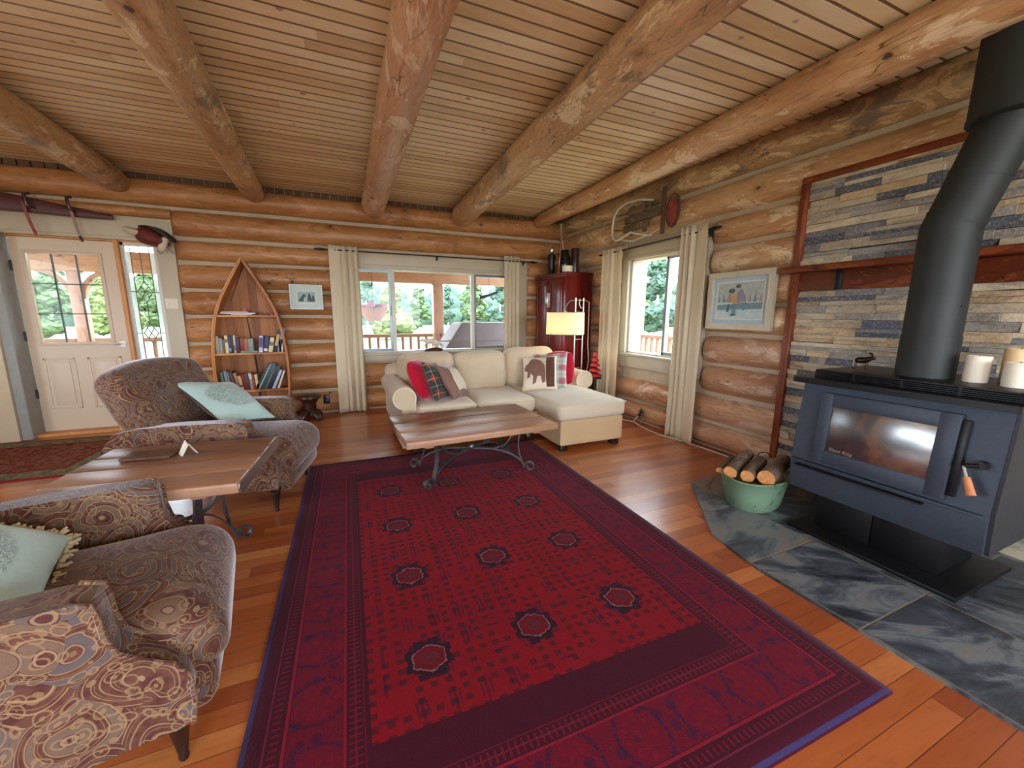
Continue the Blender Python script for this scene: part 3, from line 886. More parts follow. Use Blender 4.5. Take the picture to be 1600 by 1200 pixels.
# ------------------------------------------------------------------ window 2 (right wall)
w2 = struct('window_2', 'two-part window in the right wall behind the sofa chaise')
bm = B(); XT = XR-.055
for a, b in (((XT, 2.90, 1.965), (XR, 4.18, 2.10)), ((XT, 2.90, .66), (XR, 3.02, 1.97)), ((XT, 4.06, .66), (XR, 4.18, 1.97)), ((XT+.005, 3.0, .66), (XR, 4.08, .80)), ((XT-.012, 2.98, 1.95), (XT+.01, 4.10, 1.99))): box(bm, a, b, .006)
obj('casing', bm, M['trim'], w2)
wbox('sill', w2, M['trim'], (XT-.03, 2.95, .80), (XR+.15, 4.13, .832), .008)
bm = B()
for a, b in (((XR-.01, SY0, SZ0), (XR+.16, SY0+.03, SZ1)), ((XR-.01, SY1-.03, SZ0), (XR+.16, SY1, SZ1)), ((XR-.01, SY0, SZ1-.03), (XR+.16, SY1, SZ1)), ((XR-.01, SY0, SZ0), (XR+.16, SY1, SZ0+.02)), ((XR+.04, 3.50, SZ0), (XR+.10, 3.53, SZ1))): box(bm, a, b, .004)
obj('window_frame', bm, M['vinyl'], w2)
bm = B(); y0, y1, z0, z1, w = 3.05, 3.51, .85, 1.945, .035
for a, b in (((XR+.02, y0, z0), (XR+.05, y0+w, z1)), ((XR+.02, y1-w, z0), (XR+.05, y1, z1)), ((XR+.02, y0, z0), (XR+.05, y1, z0+w)), ((XR+.02, y0, z1-w), (XR+.05, y1, z1))): box(bm, a, b, .004)
s = obj('sash', bm, M['sash_pale'], w2)
bm = B(); box(bm, (XR+.032, y0+.02, z0+.02), (XR+.038, y1-.02, z1-.02)); obj('pane', bm, M['glass'], s, smooth=0)
bm = B(); box(bm, (XR+.005, 3.492, 1.24), (XR+.02, 3.506, 1.38), .003); obj('latch', bm, M['alu'], s)
bm = B(); box(bm, (XR+.07, 3.52, SZ0+.015), (XR+.076, SY1-.02, SZ1-.02)); obj('pane', bm, M['glass'], w2, smooth=0)

# ------------------------------------------------------------------ front door with sidelight
tr = struct('trim_1', 'pale painted boards around the front door')
bm = B()
box(bm, (-3.22, YT, 2.06), (-1.60, YB, 2.29), .006); box(bm, (-3.20, YT-.012, 2.05), (-1.76, YT+.01, 2.085), .006)
box(bm, (-1.76, YT, 0), (-1.60, YB, 2.08), .006)
obj('header_board', bm, M['trim'], tr)
bm = B(); box(bm, (-3.03, YB-.17, 0), (-2.945, YB+.1, 2.06), .012, 3); obj('door_jamb', bm, M['trim_grey'], tr)
bm = B(); box(bm, (-3.22, YB-.19, 0), (-3.03, YB-.02, 2.06), .008); obj('side_panel', bm, M['cream_board'], tr)
bm = B()
box(bm, (-2.12, YT+.01, 0), (-2.085, YB+.1, 2.05), .004); box(bm, (-2.95, YB-.01, 2.035), (-1.75, YB+.1, 2.06), .004); box(bm, (-1.775, YB-.005, 0), (-1.755, YB+.1, 2.05), .004)
obj('inner_frame', bm, M['pine_trim'], tr)
bm = B(); box(bm, (-3.03, YB-.11, 0), (-1.60, YB+.12, .035), .006); obj('threshold', bm, M['pine_trim'], tr)

d1 = struct('door_1', 'cream painted front door with nine-pane window')
dx0, dx1, dz0, dz1 = -2.935, -2.125, .04, 2.03
gx0, gx1, gz0, gz1 = -2.83, -2.27, .975, 1.885
bm = B(); yf, yb = YB+.005, YB+.048
for a, b in (((dx0, yf, dz0), (gx0, yb, dz1)), ((gx1, yf, dz0), (dx1, yb, dz1)), ((gx0, yf, dz0), (gx1, yb, gz0)), ((gx0, yf, gz1), (gx1, yb, dz1))): box(bm, a, b)
obj('door_leaf', bm, M['door_paint'], d1, smooth=0)
bm = B()
for a, b in (((gx0-.025, yf-.012, gz0-.025), (gx0+.008, yf+.01, gz1+.025)), ((gx1-.008, yf-.012, gz0-.025), (gx1+.025, yf+.01, gz1+.025)), ((gx0, yf-.012, gz0-.025), (gx1, yf+.01, gz0+.008)), ((gx0, yf-.012, gz1-.008), (gx1, yf+.01, gz1+.025))): box(bm, a, b, .004)
lf = obj('window_frame', bm, M['door_paint'], d1)
bm = B(); box(bm, (gx0, YB+.02, gz0), (gx1, YB+.026, gz1)); obj('pane', bm, M['glass'], lf, smooth=0)
bm = B()
for i in (1, 2):
    x = gx0+(gx1-gx0)*i/3; box(bm, (x-.005, YB+.012, gz0), (x+.005, YB+.03, gz1)); z = gz0+(gz1-gz0)*i/3; box(bm, (gx0, YB+.012, z-.005), (gx1, YB+.03, z+.005))
obj('muntin', bm, M['lead'], lf, smooth=0)
for px0, px1 in ((-2.85, -2.60), (-2.50, -2.22)):
    bm = B(); z0, z1 = .27, .82
    for a, b in (((px0, yf-.008, z0), (px0+.02, yf+.002, z1)), ((px1-.02, yf-.008, z0), (px1, yf+.002, z1)), ((px0, yf-.008, z0), (px1, yf+.002, z0+.02)), ((px0, yf-.008, z1-.02), (px1, yf+.002, z1))): box(bm, a, b, .004)
    box(bm, (px0+.045, yf-.006, z0+.045), (px1-.045, yf+.002, z1-.045), .005)
    obj('raised_panel', bm, M['door_paint'], d1)
bm = B(); cyl(bm, (-2.185, yf-.004, .955), (-2.185, yf+.004, .955), .032)
cyl(bm, (-2.185, yf-.05, .955), (-2.185, yf, .955), .011); tube(bm, [(-2.185, yf-.05, .955), (-2.21, yf-.052, .957), (-2.245, yf-.05, .955)], .009)
obj('door_handle', bm, M['brushed'], d1)
for z in (.45, 1.05, 1.75):
    bm = B(); cyl(bm, (dx0-.002, yf-.01, z-.05), (dx0-.002, yf-.01, z+.05), .008, seg=10); obj('hinge_and_gap_shade', bm, M['dark_metal'], d1)

w3 = struct('window_3', 'narrow leaded sidelight right of the front door')
lx0, lx1 = -2.085, -1.775
bm = B()
for a, b in (((lx0, YB, .03), (lx0+.03, YB+.05, 2.04)), ((lx1-.03, YB, .03), (lx1, YB+.05, 2.04)), ((lx0, YB, 2.0), (lx1, YB+.05, 2.04)), ((lx0, YB, .03), (lx1, YB+.05, .32))): box(bm, a, b, .003)
obj('window_frame', bm, M['vinyl'], w3)
bm = B(); box(bm, (lx0+.03, YB+.025, .32), (lx1-.03, YB+.03, 2.0)); obj('pane', bm, M['glass'], w3, smooth=0)
bm = B(); box(bm, (lx0+.03, YB+.020, .32), (lx0+.075, YB+.024, 2.0)); box(bm, (lx1-.075, YB+.020, .32), (lx1-.03, YB+.024, 2.0)); obj('frosted_edge', bm, M['frosted'], w3, smooth=0)
bm = B(); xc = (lx0+lx1)/2; ly = YB+.016
def came(p, q): tube(bm, [(p[0], ly, p[1]), (q[0], ly, q[1])], .0042, 6)
came((lx0+.075, .32), (lx0+.075, 2.0)); came((lx1-.075, .32), (lx1-.075, 2.0))
dz_ = [1.52, 1.07, .62]; hh, hw_ = .115, .062
prev = 2.0
for z in dz_:
    came((xc, prev), (xc, z+hh)); prev = z-hh
    P_ = [(xc, z+hh), (xc+hw_, z), (xc, z-hh), (xc-hw_, z)]
    for i in range(4): came(P_[i], P_[(i+1) % 4])
    for i in range(2):
        a = P_[i]; b = P_[i+1]; c = P_[(i+2) % 4]; d = P_[(i+3) % 4]
        came(((a[0]+b[0])/2, (a[1]+b[1])/2), ((c[0]+d[0])/2, (c[1]+d[1])/2))
    came((lx0+.03, z), (xc-hw_, z)); came((xc+hw_, z), (lx1-.03, z))
came((xc, prev), (xc, .32))
obj('leading', bm, M['lead'], w3)

# ------------------------------------------------------------------ stone panel behind the stove
wp = struct('wall_stone', 'ledge stone panel in a dark wood frame behind the stove')
SXF = XR-.035
bm = B(); box(bm, (SXF, -1.2, 0), (XR, FY-.05, 2.28)); obj('backing', bm, M['stone_grout'], wp, smooth=0)
bm = B(); lay = bm.verts.layers.float_color.new('stone')
def stones(z_lo, z_hi, seed):
    rnd = random.Random(seed); z = z_lo
    while z < z_hi-.01:
        h = rnd.uniform(.034, .066); h = min(h, z_hi-z)
        if z_hi-(z+h) < .02: h = z_hi-z
        y = -1.2+rnd.uniform(-.2, 0)
        while y < FY-.055:
            L = rnd.choice((rnd.uniform(.10, .2), rnd.uniform(.2, .42), rnd.uniform(.25, .5)))
            y1 = min(y+L, FY-.052)
            if FY-.052-y1 < .06: y1 = FY-.052
            a = max(y, -1.2); dpt = rnd.uniform(.006, .034)
            if y1-a > .01:
                parts = [(z, h)]
                if h > .05 and rnd.random() < .4: parts = [(z, h/2), (z+h/2, h/2)]
                for zz, hh2 in parts:
                    d2 = dpt+rnd.uniform(-.004, .006)
                    vs2 = box(bm, (SXF-d2, a+.001, zz+.001), (SXF+.001, y1-.001, zz+hh2-.001))
                    c = rnd.random(); tilt = rnd.uniform(-.006, .006)
                    for v in vs2:
                        v[lay] = (c, c, c, 1)
                        if v.co.x < SXF: v.co.x += tilt*(1 if v.co.z > zz+hh2/2 else -1)+rnd.uniform(-.002, .002)
            y = y1
        z += h
stones(.012, 1.485, 5); stones(1.665, 2.275, 9)
so = obj('ledge_stones', bm, M['stone'], wp, smooth=0)
bm = B(); XF = XR-.10
box(bm, (XF+.015, FY-.055, .012), (XR, FY, 1.625), .005); box(bm, (XF+.015, FY-.055, 1.667), (XR, FY, 2.270), .005)
obj('frame_post', bm, M['frame_wood'], wp)
bm = B(); box(bm, (XF+.015, -1.2, 2.2705), (XR, FY, 2.315), .005); obj('frame_rail', bm, M['mantel_wood'], wp)
ms = thing('mantel_shelf', 'narrow dark red wood mantel shelf crossing the stone wall behind the stovepipe', 'shelf', (XF, .5, 1.485))
bm = B(); box(bm, (XF-.075, -1.2, 1.622), (XR-.02, FY+.035, 1.667), .006); obj('shelf_board', bm, M['mantel_wood'], ms, world=True)
bm = B(); box(bm, (XF+.035, -1.2, 1.485), (XR, FY-.056, 1.622), .004); obj('apron_board', bm, M['mantel_wood'], ms, world=True)
for yy in (1.755, .55):
    bm = B(); box(bm, (XF+.024, yy-.02, 1.49), (XF+.036, yy+.02, 1.622), .002); box(bm, (XF-.05, yy-.02, 1.613), (XF+.03, yy+.02, 1.622), .002)
    for q in (1.51, 1.56): cyl(bm, (XF+.02, yy, q), (XF+.026, yy, q), .006, seg=10)
    obj('bracket', bm, M['dark_metal'], ms, world=True)
# ------------------------------------------------------------------ rugs
def rug(name, mat, x0, y0, x1, y1, rz, label, fringe=None, th=.011):
    bm = B(); w, h = x1-x0, y1-y0
    n = 40; m_ = 56
    top = [[bm.verts.new((-w/2+w*i/n, -h/2+h*j/m_, th+.0015*mnoise.noise(Vector((i*.3, j*.3, 2))))) for j in range(m_+1)] for i in range(n+1)]
    for i in range(n):
        for j in range(m_): bm.faces.new((top[i][j], top[i+1][j], top[i+1][j+1], top[i][j+1]))
    edge = [top[i][0] for i in range(n+1)]+[top[n][j] for j in range(1, m_+1)]+[top[i][m_] for i in range(n-1, -1, -1)]+[top[0][j] for j in range(m_-1, 0, -1)]
    low = [bm.verts.new((v.co.x*1.002, v.co.y*1.002, .001)) for v in edge]
    k = len(edge)
    for i in range(k): bm.faces.new((edge[i], low[i], low[(i+1) % k], edge[(i+1) % k]))
    bmesh.ops.recalc_face_normals(bm, faces=bm.faces)
    me = D.meshes.new(name); bm.to_mesh(me); bm.free(); me.materials.append(mat)
    me.polygons.foreach_set('use_smooth', [True]*len(me.polygons))
    o = D.objects.new(name, me); COL.objects.link(o); o.location = ((x0+x1)/2, (y0+y1)/2, 0); o.rotation_euler.z = rz
    tag(o, label, 'rug'); return o
rug('area_rug', M['rug'], -.33, .58, 1.73, 3.63, R(-1.2), 'large deep red oriental rug with dark medallions in front of the sofa')
rug('runner_rug', M['rug_entry'], -3.95, 4.23, -1.95, 5.47, R(-3), 'faded red and beige oriental rug in front of the white door', th=.008)

# ------------------------------------------------------------------ armchairs
def armchair(loc, rz, label):
    t = thing('armchair', label, 'armchair', loc, rz, 'paisley recliner armchairs')
    F = M['paisley']
    # seat cushion with a rolled front that widens in front of the arms
    bm = B()
    def sh(p):
        x, y, z = p
        if x > .22: y *= 1+.16*min(1, (x-.22)/.16)
        z -= .05*max(0, (x-.30)/.2)**2
        return Vector((x, y, z))
    puff(bm, .86, .58, .20, .085, (0, 0, .035), 16, fn=lambda p: sh(Vector(p)+Vector((.07, 0, 0))))
    bmesh.ops.translate(bm, vec=(0, 0, .375), verts=bm.verts)
    subsurf(obj('seat_cushion', bm, F, t))
    # front panel under the cushion
    bm = B(); puff(bm, .10, .64, .22, .04, (.02, 0, 0), 10, m=TR((.405, 0, .245))); obj('front_panel', bm, F, t)
    # reclined back
    bm = B()
    def bk(p):
        x, y, z = p
        u = (z+.34)/.68
        z -= .075*max(0, u)*(abs(y)/.41)**2.2       # arched top
        y *= .86+.14*min(1, u*1.6)
        x += .05*(abs(y)/.4)**2                     # slight wings
        return Vector((x, y, z))
    puff(bm, .19, .82, .72, .075, (.05, 0, 0), 16, fn=bk, m=TR((-.37, 0, .655), ry=R(-24)))
    subsurf(obj('backrest', bm, F, t))
    # arms
    for s in (1, -1):
        bm = B()
        prof = [(-.46, .20), (-.50, .50), (-.42, .60), (-.30, .628), (-.1, .640), (.10, .642), (.22, .640), (.262, .622), (.268, .585), (.270, .53), (.285, .47), (.33, .425), (.385, .385), (.412, .33), (.415, .26), (.405, .19), (.20, .185)]
        prism(bm, prof, s*.305, s*.405, 'y')
        for v in bm.verts:
            # arm leans outward towards the top
            v.co.y += s*.020*max(0, (v.co.z-.40)/.24)
        bevel_all(bm, .024, 3, 35); obj('arm', bm, F, t)
        # welt following the front edge
        for off in (.306, .404):
            bm = B(); P_ = [(px+.006, s*(off)+s*.020*max(0, (pz-.40)/.24), pz) for px, pz in prof[6:16]]
            tube(bm, P_, .0065, 8); obj('welt', bm, F, t)
    # turned tapering legs
    for x, y in ((.36, .31), (.36, -.31), (-.36, .29), (-.36, -.29)):
        bm = B(); lathe(bm, [(.011, 0), (.014, .012), (.012, .02), (.026, .12), (.030, .128), (.024, .138), (.036, .150), (.040, .165), (.036, .20)], (x, y, 0), 20)
        obj('leg', bm, M['dark_leg'], t)
    return t
ca = armchair((-.735, 3.262, 0), R(-12.5), 'paisley armchair facing the rug on the far side of the plank end table')
cb = armchair((-.905, 1.52, 0), R(9.3), 'paisley armchair nearest the camera, cut off by the left edge')

def throw_pillow(name, label, loc, size, th, rot, front, back=None, group=None, **kw):
    """rot = (lean, roll, yaw): stands in local XZ, yaw about Z, lean about its bottom edge"""
    t = thing(name, label, 'pillow', loc, 0, group)
    t.rotation_euler = (rot[0], rot[1], rot[2])
    bm = B(); pillow(bm, size[0], size[1], th, **kw); 
    if back is None:
        obj('cover', bm, front, t)
    else:
        bm2 = bm.copy()
        bmesh.ops.delete(bm, geom=[v for v in bm.verts if v.co.y > .004], context='VERTS')
        bmesh.ops.delete(bm2, geom=[v for v in bm2.verts if v.co.y < -.004], context='VERTS')
        obj('front_cover', bm, front, t); obj('back_cover', bm2, back, t)
    return t
p1 = throw_pillow('throw_pillow', 'pale mint pillow with a sketched wreath on the far paisley armchair', (-.767, 3.403, .665), (.47, .47), .15, (R(-56.3), R(9), R(58)), M['mint_print'], M['brown_cloth'], 'mint armchair pillows', seed=3, amp=.012)
p2 = throw_pillow('throw_pillow', 'pale mint pillow with a fringed edge on the armchair nearest the camera', (-1.02, 1.46, .62), (.50, .47), .16, (R(-58), R(-8), R(104)), M['mint_print'], M['mint'], 'mint armchair pillows', seed=8, amp=.012)
# fringe of the near pillow
bm = B(); rnd = random.Random(4)
for i in range(420):
    k = i/420*4; sd = int(k); f = (k-sd)*2-1
    x, z = [(f*.24, -.228), (.243, f*.225), (-f*.24, .228), (-.243, -f*.225)][sd]
    o_ = Vector((x, rnd.uniform(-.012, .012), z)); d = Vector((x*.07, rnd.uniform(-.012, .012), z*.07))+Vector((rnd.uniform(-.014, .014), -.004, rnd.uniform(-.014, .014)))
    tube(bm, [o_, o_+d*.5+Vector((0, .004, 0)), o_+d], [.005, .006, .004], 5)
obj('fringe', bm, M['cream_fringe'], p2, kind='stuff')

# ------------------------------------------------------------------ sofa with chaise
sf = thing('sectional_sofa', 'beige sectional sofa with rolled arms and a chaise under the wide window', 'sofa', (1.52, 4.0, 0))
F = M['sofa']
def sp(name, mat, fn, sub=0):
    bm = B(); fn(bm); o = obj(name, bm, mat, sf, world=True)
    if sub: subsurf(o, sub)
    return o
sp('base', M['sofa_skirt'], lambda bm: puff(bm, 1.30, .98, .25, .03, (0, 0, 0), 10, m=TR((1.22, 4.11, .185))))
sp('chaise_base', M['sofa_skirt'], lambda bm: puff(bm, .735, 1.46, .26, .03, (0, 0, 0), 10, m=TR((2.225, 3.87, .185))))
sp('back_frame', M['sofa'], lambda bm: puff(bm, 2.16, .20, .60, .08, (0, 0, 0), 12, m=TR((1.52, 4.57, .46))))
sp('seat_cushion', M['sofa_seat'], lambda bm: puff(bm, .585, .78, .16, .055, (.01, .02, .025), 14, amp=.006, seed=1, m=TR((.905, 3.965, .385))), 1)
sp('seat_cushion', M['sofa_seat'], lambda bm: puff(bm, .63, .78, .16, .055, (.01, .02, .025), 14, amp=.006, seed=2, m=TR((1.515, 3.965, .385))), 1)
sp('chaise_cushion', M['sofa_seat'], lambda bm: puff(bm, .765, 1.27, .165, .045, (.01, .02, .02), 16, amp=.005, seed=3, m=TR((2.215, 3.745, .39))), 1)
def bc(bm, x, w, seed, z=.65, h=.44):
    puff(bm, w, .25, h, .10, (0, .05, .02), 16, amp=.018, seed=seed, m=TR((x, 4.36, z), rx=R(-13)))
sp('back_cushion', M['sofa'], lambda bm: bc(bm, .86, .61, 4), 1)
sp('back_cushion', M['sofa'], lambda bm: bc(bm, 1.47, .64, 5), 1)
sp('back_cushion', M['sofa'], lambda bm: bc(bm, 2.11, .66, 6, .665, .46), 1)
def rolled_arm(s, xc, y0, y1, zc=.545, r=.105):
    # scroll arm: body + roll, front face panel
    def f(bm):
        puff(bm, .155, y1-y0-.03, .48, .03, (0, 0, 0), 10, m=TR((xc-s*.02, (y0+y1)/2+.01, .30)))
        cyl(bm, (xc+s*.02, y0, zc), (xc+s*.02, y1, zc), r, seg=36)
        bevel_all(bm, .014, 3, 60)
    sp('arm', F, f)
    def g_(bm):
        P_ = []
        for i in range(25):
            a = PI*1.25-i/24*PI*1.5 if s > 0 else -PI*.25+i/24*PI*1.5
            P_.append((xc+s*.02+(r-.004)*math.cos(a), y0-.002, zc+(r-.004)*math.sin(a)))
        P_.append((xc-s*.0+(-s)*.085*1, y0-.0, .30) if True else None)
        tube(bm, P_[:-1], .006, 8)
    sp('arm_welt', M['piping'], g_)
rolled_arm(-1, .525, 3.60, 4.60)
rolled_arm(1, 2.62, 3.94, 4.62, .535, .112)
def pipe_(bm, pts, r=.005): tube(bm, pts, r, 8)
sp('piping', M['piping'], lambda bm: pipe_(bm, [(1.86, 3.15, .455), (1.86, 3.118, .452), (1.90, 3.108, .452), (2.55, 3.108, .452), (2.59, 3.118, .452), (2.597, 3.16, .452), (2.597, 3.95, .455)]))
sp('piping', M['piping'], lambda bm: pipe_(bm, [(.64, 3.578, .442), (1.18, 3.572, .442)])); sp('piping', M['piping'], lambda bm: pipe_(bm, [(1.22, 3.572, .442), (1.82, 3.572, .442)]))
for x, y in ((.60, 3.68), (1.78, 3.66), (1.92, 3.20), (2.52, 3.20), (.60, 4.52), (2.52, 4.52)):
    sp('foot', M['dark_leg'], lambda bm: box(bm, (x-.04, y-.04, .002), (x+.04, y+.04, .065), .006))
# scatter cushions on the sofa
throw_pillow('throw_pillow', 'plain red fleece pillow against the left sofa arm', (.715, 3.89, .665), (.42, .42), .16, (R(-24), R(5), R(60)), M['red_fleece'], None, 'red sofa pillows', seed=11, pinch=.0, rnd=.28, amp=.008)
throw_pillow('throw_pillow', 'dark green and red tartan pillow between the red and the brown pillow', (.855, 3.86, .645), (.40, .40), .12, (R(-23), R(8), R(58)), M['tartan_dark'], None, 'tartan sofa pillows', seed=12)
bp = throw_pillow('throw_pillow', 'brown satin pillow with a pale front, third from the left arm', (1.02, 3.84, .635), (.40, .38), .13, (R(-31), R(6), R(52)), M['brown_satin'], None, None, seed=13, amp=.014)
throw_pillow('throw_pillow', 'plain red fleece pillow against the right sofa arm', (2.33, 4.04, .675), (.41, .41), .14, (R(-14), R(-6), R(-52)), M['red_fleece'], None, 'red sofa pillows', seed=14, pinch=.0, rnd=.28, amp=.008)
throw_pillow('throw_pillow', 'pale tartan pillow beside the right red pillow', (2.19, 3.97, .67), (.41, .41), .11, (R(-19), R(-6), R(-46)), M['tartan_light'], None, 'tartan sofa pillows', seed=15)
mp = throw_pillow('throw_pillow', 'cream pillow with a brown leaping animal patch on the chaise', (2.02, 3.90, .655), (.40, .40), .12, (R(-26), R(-6), R(-38)), M['sculpt'], M['brown_satin'], None, seed=16, amp=.01)
# patch of an animal and a ruffled band, stitched onto the front
def front_patch(parent, name, outline, mat, size, th, lift=.006, seed=16):
    bm = B(); tmp = B(); pillow(tmp, size[0], size[1], th, seed=seed, amp=.01)
    from mathutils.bvhtree import BVHTree
    bv = BVHTree.FromBMesh(tmp); tmp.free()
    base = [bm.verts.new((x, 0, z)) for x, z in outline]
    f = bm.faces.new(base)
    bmesh.ops.triangulate(bm, faces=[f]); bmesh.ops.subdivide_edges(bm, edges=bm.edges[:], cuts=3, use_grid_fill=True)
    bmesh.ops.triangulate(bm, faces=bm.faces[:])
    for v in bm.verts:
        h = bv.ray_cast(Vector((v.co.x, -1, v.co.z)), Vector((0, 1, 0)))
        v.co.y = (h[0].y if h[0] else 0)-lift
    o = obj(name, bm, mat, parent); solidify(o, .004); return o
front_patch(mp, 'animal_patch', [(-.165, .03), (-.15, .08), (-.12, .10), (-.08, .155), (-.02, .15), (.03, .125), (.065, .08), (.075, .02), (.06, -.03), (.075, -.12), (.045, -.13), (.03, -.05), (-.01, -.045), (-.03, -.12), (-.065, -.14), (-.055, -.05), (-.085, -.01), (-.10, -.06), (-.125, -.07), (-.12, .0)], M['brown_satin'], (.40, .40), .12)
front_patch(mp, 'ruffle', [(.09, -.17), (.085, -.05), (.095, .05), (.085, .17), (.17, .17), (.175, .05), (.165, -.05), (.17, -.17)], M['brown_cloth'], (.40, .40), .12, .010)
front_patch(bp, 'pale_panel', [(-.10, -.12), (-.12, .0), (-.09, .13), (.02, .14), (.10, .12), (.12, 0), (.10, -.13), (0, -.11)], M['sofa_seat'], (.40, .38), .14, .004, 13)

# ------------------------------------------------------------------ plank tables on scrolled iron
def spiral(c, r0, r1, a0, turns, n=22):
    out = []
    for i in range(n+1):
        t = i/n; a = a0+turns*2*PI*t; r = r0+(r1-r0)*t; out.append((c[0]+r*math.cos(a), c[1]+r*math.sin(a)))
    return out
def bez(p0, p1, p2, p3, n=12):
    return [tuple((1-t)**3*a+3*(1-t)**2*t*b+3*(1-t)*t*t*c+t**3*d for a, b, c, d in zip(p0, p1, p2, p3)) for t in [i/n for i in range(n+1)]]
def plank_table(loc, rz, L, Wd, H, label, group, boards=4, clip=False, kx=.36):
    t = thing('plank_table', label, 'table', loc, rz, group)
    bw = Wd/boards
    for i in range(boards):
        bm = B(); y0 = -Wd/2+i*bw
        dx = random.uniform(-.004, .004)
        box(bm, (-L/2+dx, y0+.003, H-.05), (L/2+dx, y0+bw-.003, H), .009, 3)
        for v in bm.verts:
            v.co.z += .0015*mnoise.noise(Vector((v.co.x*3, i*4.1, 0)))
        obj('top_board', bm, M['table_wood'], t)
    for s in (-1, 1):
        bm = B(); box(bm, (s*L*kx-.03, -Wd/2+.05, H-.075), (s*L*kx+.03, Wd/2-.05, H-.049), .004)
        obj('batten', bm, M['table_wood'], t)
    # four scroll legs: each a flat bar in a diagonal vertical plane
    hx, hy = L*kx, Wd*.30; zt = H-.052
    for sx in (-1, 1):
        for sy in (-1, 1):
            d = Vector((sx*hx, sy*hy, 0)); ln = d.length; d.normalize(); wd = Vector((-d.y, d.x, 0))
            # (u along d from the centre, z)
            sp0 = spiral((ln-.005, .052), .020, .046, PI*.9, 1.1, 20)
            # foot scroll outward, then bar sweeping up and in, then out again at the top
            end = (ln-.05, .055)
            crv = bez(sp0[-1], (sp0[-1][0]-.02, .10), (ln-.09, H*.30), (ln-.10, H*.50), 10)+bez((ln-.10, H*.50), (ln-.105, H*.68), (ln-.09, H*.85), (ln-.03, zt-.015), 8)[1:]+spiral((ln-.035, zt-.035), .022, .012, PI*.35, -.8, 10)[1:]
            P_ = [d*u+Vector((0, 0, z)) for u, z in sp0+crv]
            bm = B(); ribbon(bm, P_, wd, .034, .008); lg = obj('leg', bm, M['iron'], t)
            # stretcher: from near the foot, arching to the hub, and a second one from the top curling down
            zc = H*.46
            P_ = [d*u+Vector((0, 0, z)) for u, z in bez((ln-.055, .075), (ln-.12, H*.36), (ln*.45, zc+.015), (.015, zc), 14)]
            bm = B(); ribbon(bm, P_, wd, .030, .008); obj('stretcher', bm, M['iron'], t)
            P_ = [d*u+Vector((0, 0, z)) for u, z in spiral((ln*.70, zt-.055), .012, .034, PI*.1, -.9, 12)+bez((ln*.66, zt-.085), (ln*.6, H*.48), (ln*.35, zc-.02), (.015, zc), 10)]
            bm = B(); ribbon(bm, P_, wd, .028, .007); obj('scroll', bm, M['iron'], t)
    bm = B(); bmesh.ops.create_uvsphere(bm, u_segments=20, v_segments=14, radius=.027, matrix=Matrix.Translation((0, 0, H*.46+.012))); obj('hub', bm, M['iron'], t)
    if clip:
        bm = B(); prism(bm, [(-Wd/2+.02, H-.055), (-Wd/2-.01, H-.02), (-Wd/2+.0, H-.003), (Wd/2-.0, H-.003), (Wd/2-.02, H-.055)], L/2, L/2+.006, 'x')
        obj('end_strap', bm, M['brushed'], t)
    return t
plank_table((.945, 3.02, .0125), R(2.5), 1.19, .78, .4375, 'plank coffee table on scrolled iron legs standing on the red rug', 'plank tables on scrolled iron', 3)
plank_table((-.80, 2.36, 0), R(-5), .78, .72, .57, 'square plank end table between the two paisley armchairs', 'plank tables on scrolled iron', 4, True, .28)
# things on the end table
t = thing('booklet', 'thin dark booklet lying on the end table', 'booklet', (-.90, 2.52, .572), R(-8))
bm = B(); box(bm, (-.13, -.06, 0), (.08, .06, .014), .002); obj('cover', bm, M['old_dark'], t)
bm = B(); box(bm, (-.12, -.061, .003), (.081, .057, .011)); obj('pages', bm, M['old_dark'], t)
t = thing('folded_card', 'small white folded paper card standing beside the booklet', 'card', (-.765, 2.50, .572), R(30))
bm = B()
for k in range(3):
    prism(bm, [(-.035, 0), (-.004, .055+.006*k), (0, .055+.006*k), (-.030, 0)], -.03+k*.018, -.014+k*.018, 'y')
prism(bm, [(.035, 0), (.003, .056), (0, .056), (.030, 0)], -.03, .03, 'y')
obj('sheet', bm, M['letter'], t)
# ------------------------------------------------------------------ wood stove
st = thing('wood_stove', 'dark steel wood stove on a pedestal standing on the slate hearth', 'stove', (2.83, 1.07, .012))
def P(name, mat, fn, parent=st, sub=0, **kw):
    bm = B(); fn(bm); o = obj(name, bm, mat, parent, world=True, **kw)
    return o
P('base_plate', M['stove_black'], lambda bm: box(bm, (2.50, .68, .012), (3.10, 1.43, .034), .004))
P('pedestal', M['stove_black'], lambda bm: (box(bm, (2.64, .80, .034), (3.02, 1.075, .25), .004), box(bm, (2.64, 1.08, .034), (3.02, 1.36, .25), .004)))
def body(bm):
    prism(bm, [(2.575, .245), (2.55, .43), (2.56, .45), (2.60, .908), (3.10, .908), (3.10, .245)], .655, 1.49, 'y'); bevel_all(bm, .006, 2)
P('firebox', M['stove'], body)
P('side_panel', M['stove_side'], lambda bm: (prism(bm, [(2.60, .245), (2.575, .45), (2.62, .906), (3.12, .906), (3.12, .245)], .640, .656, 'y')))
P('side_panel', M['stove_side'], lambda bm: (prism(bm, [(2.60, .245), (2.575, .45), (2.62, .906), (3.12, .906), (3.12, .245)], 1.489, 1.502, 'y')))
P('ash_lip', M['stove'], lambda bm: (box(bm, (2.522, .665, .428), (2.57, 1.48, .440), .005)))
P('air_lever', M['stove_black'], lambda bm: box(bm, (2.512, .86, .402), (2.56, 1.45, .412), .004))
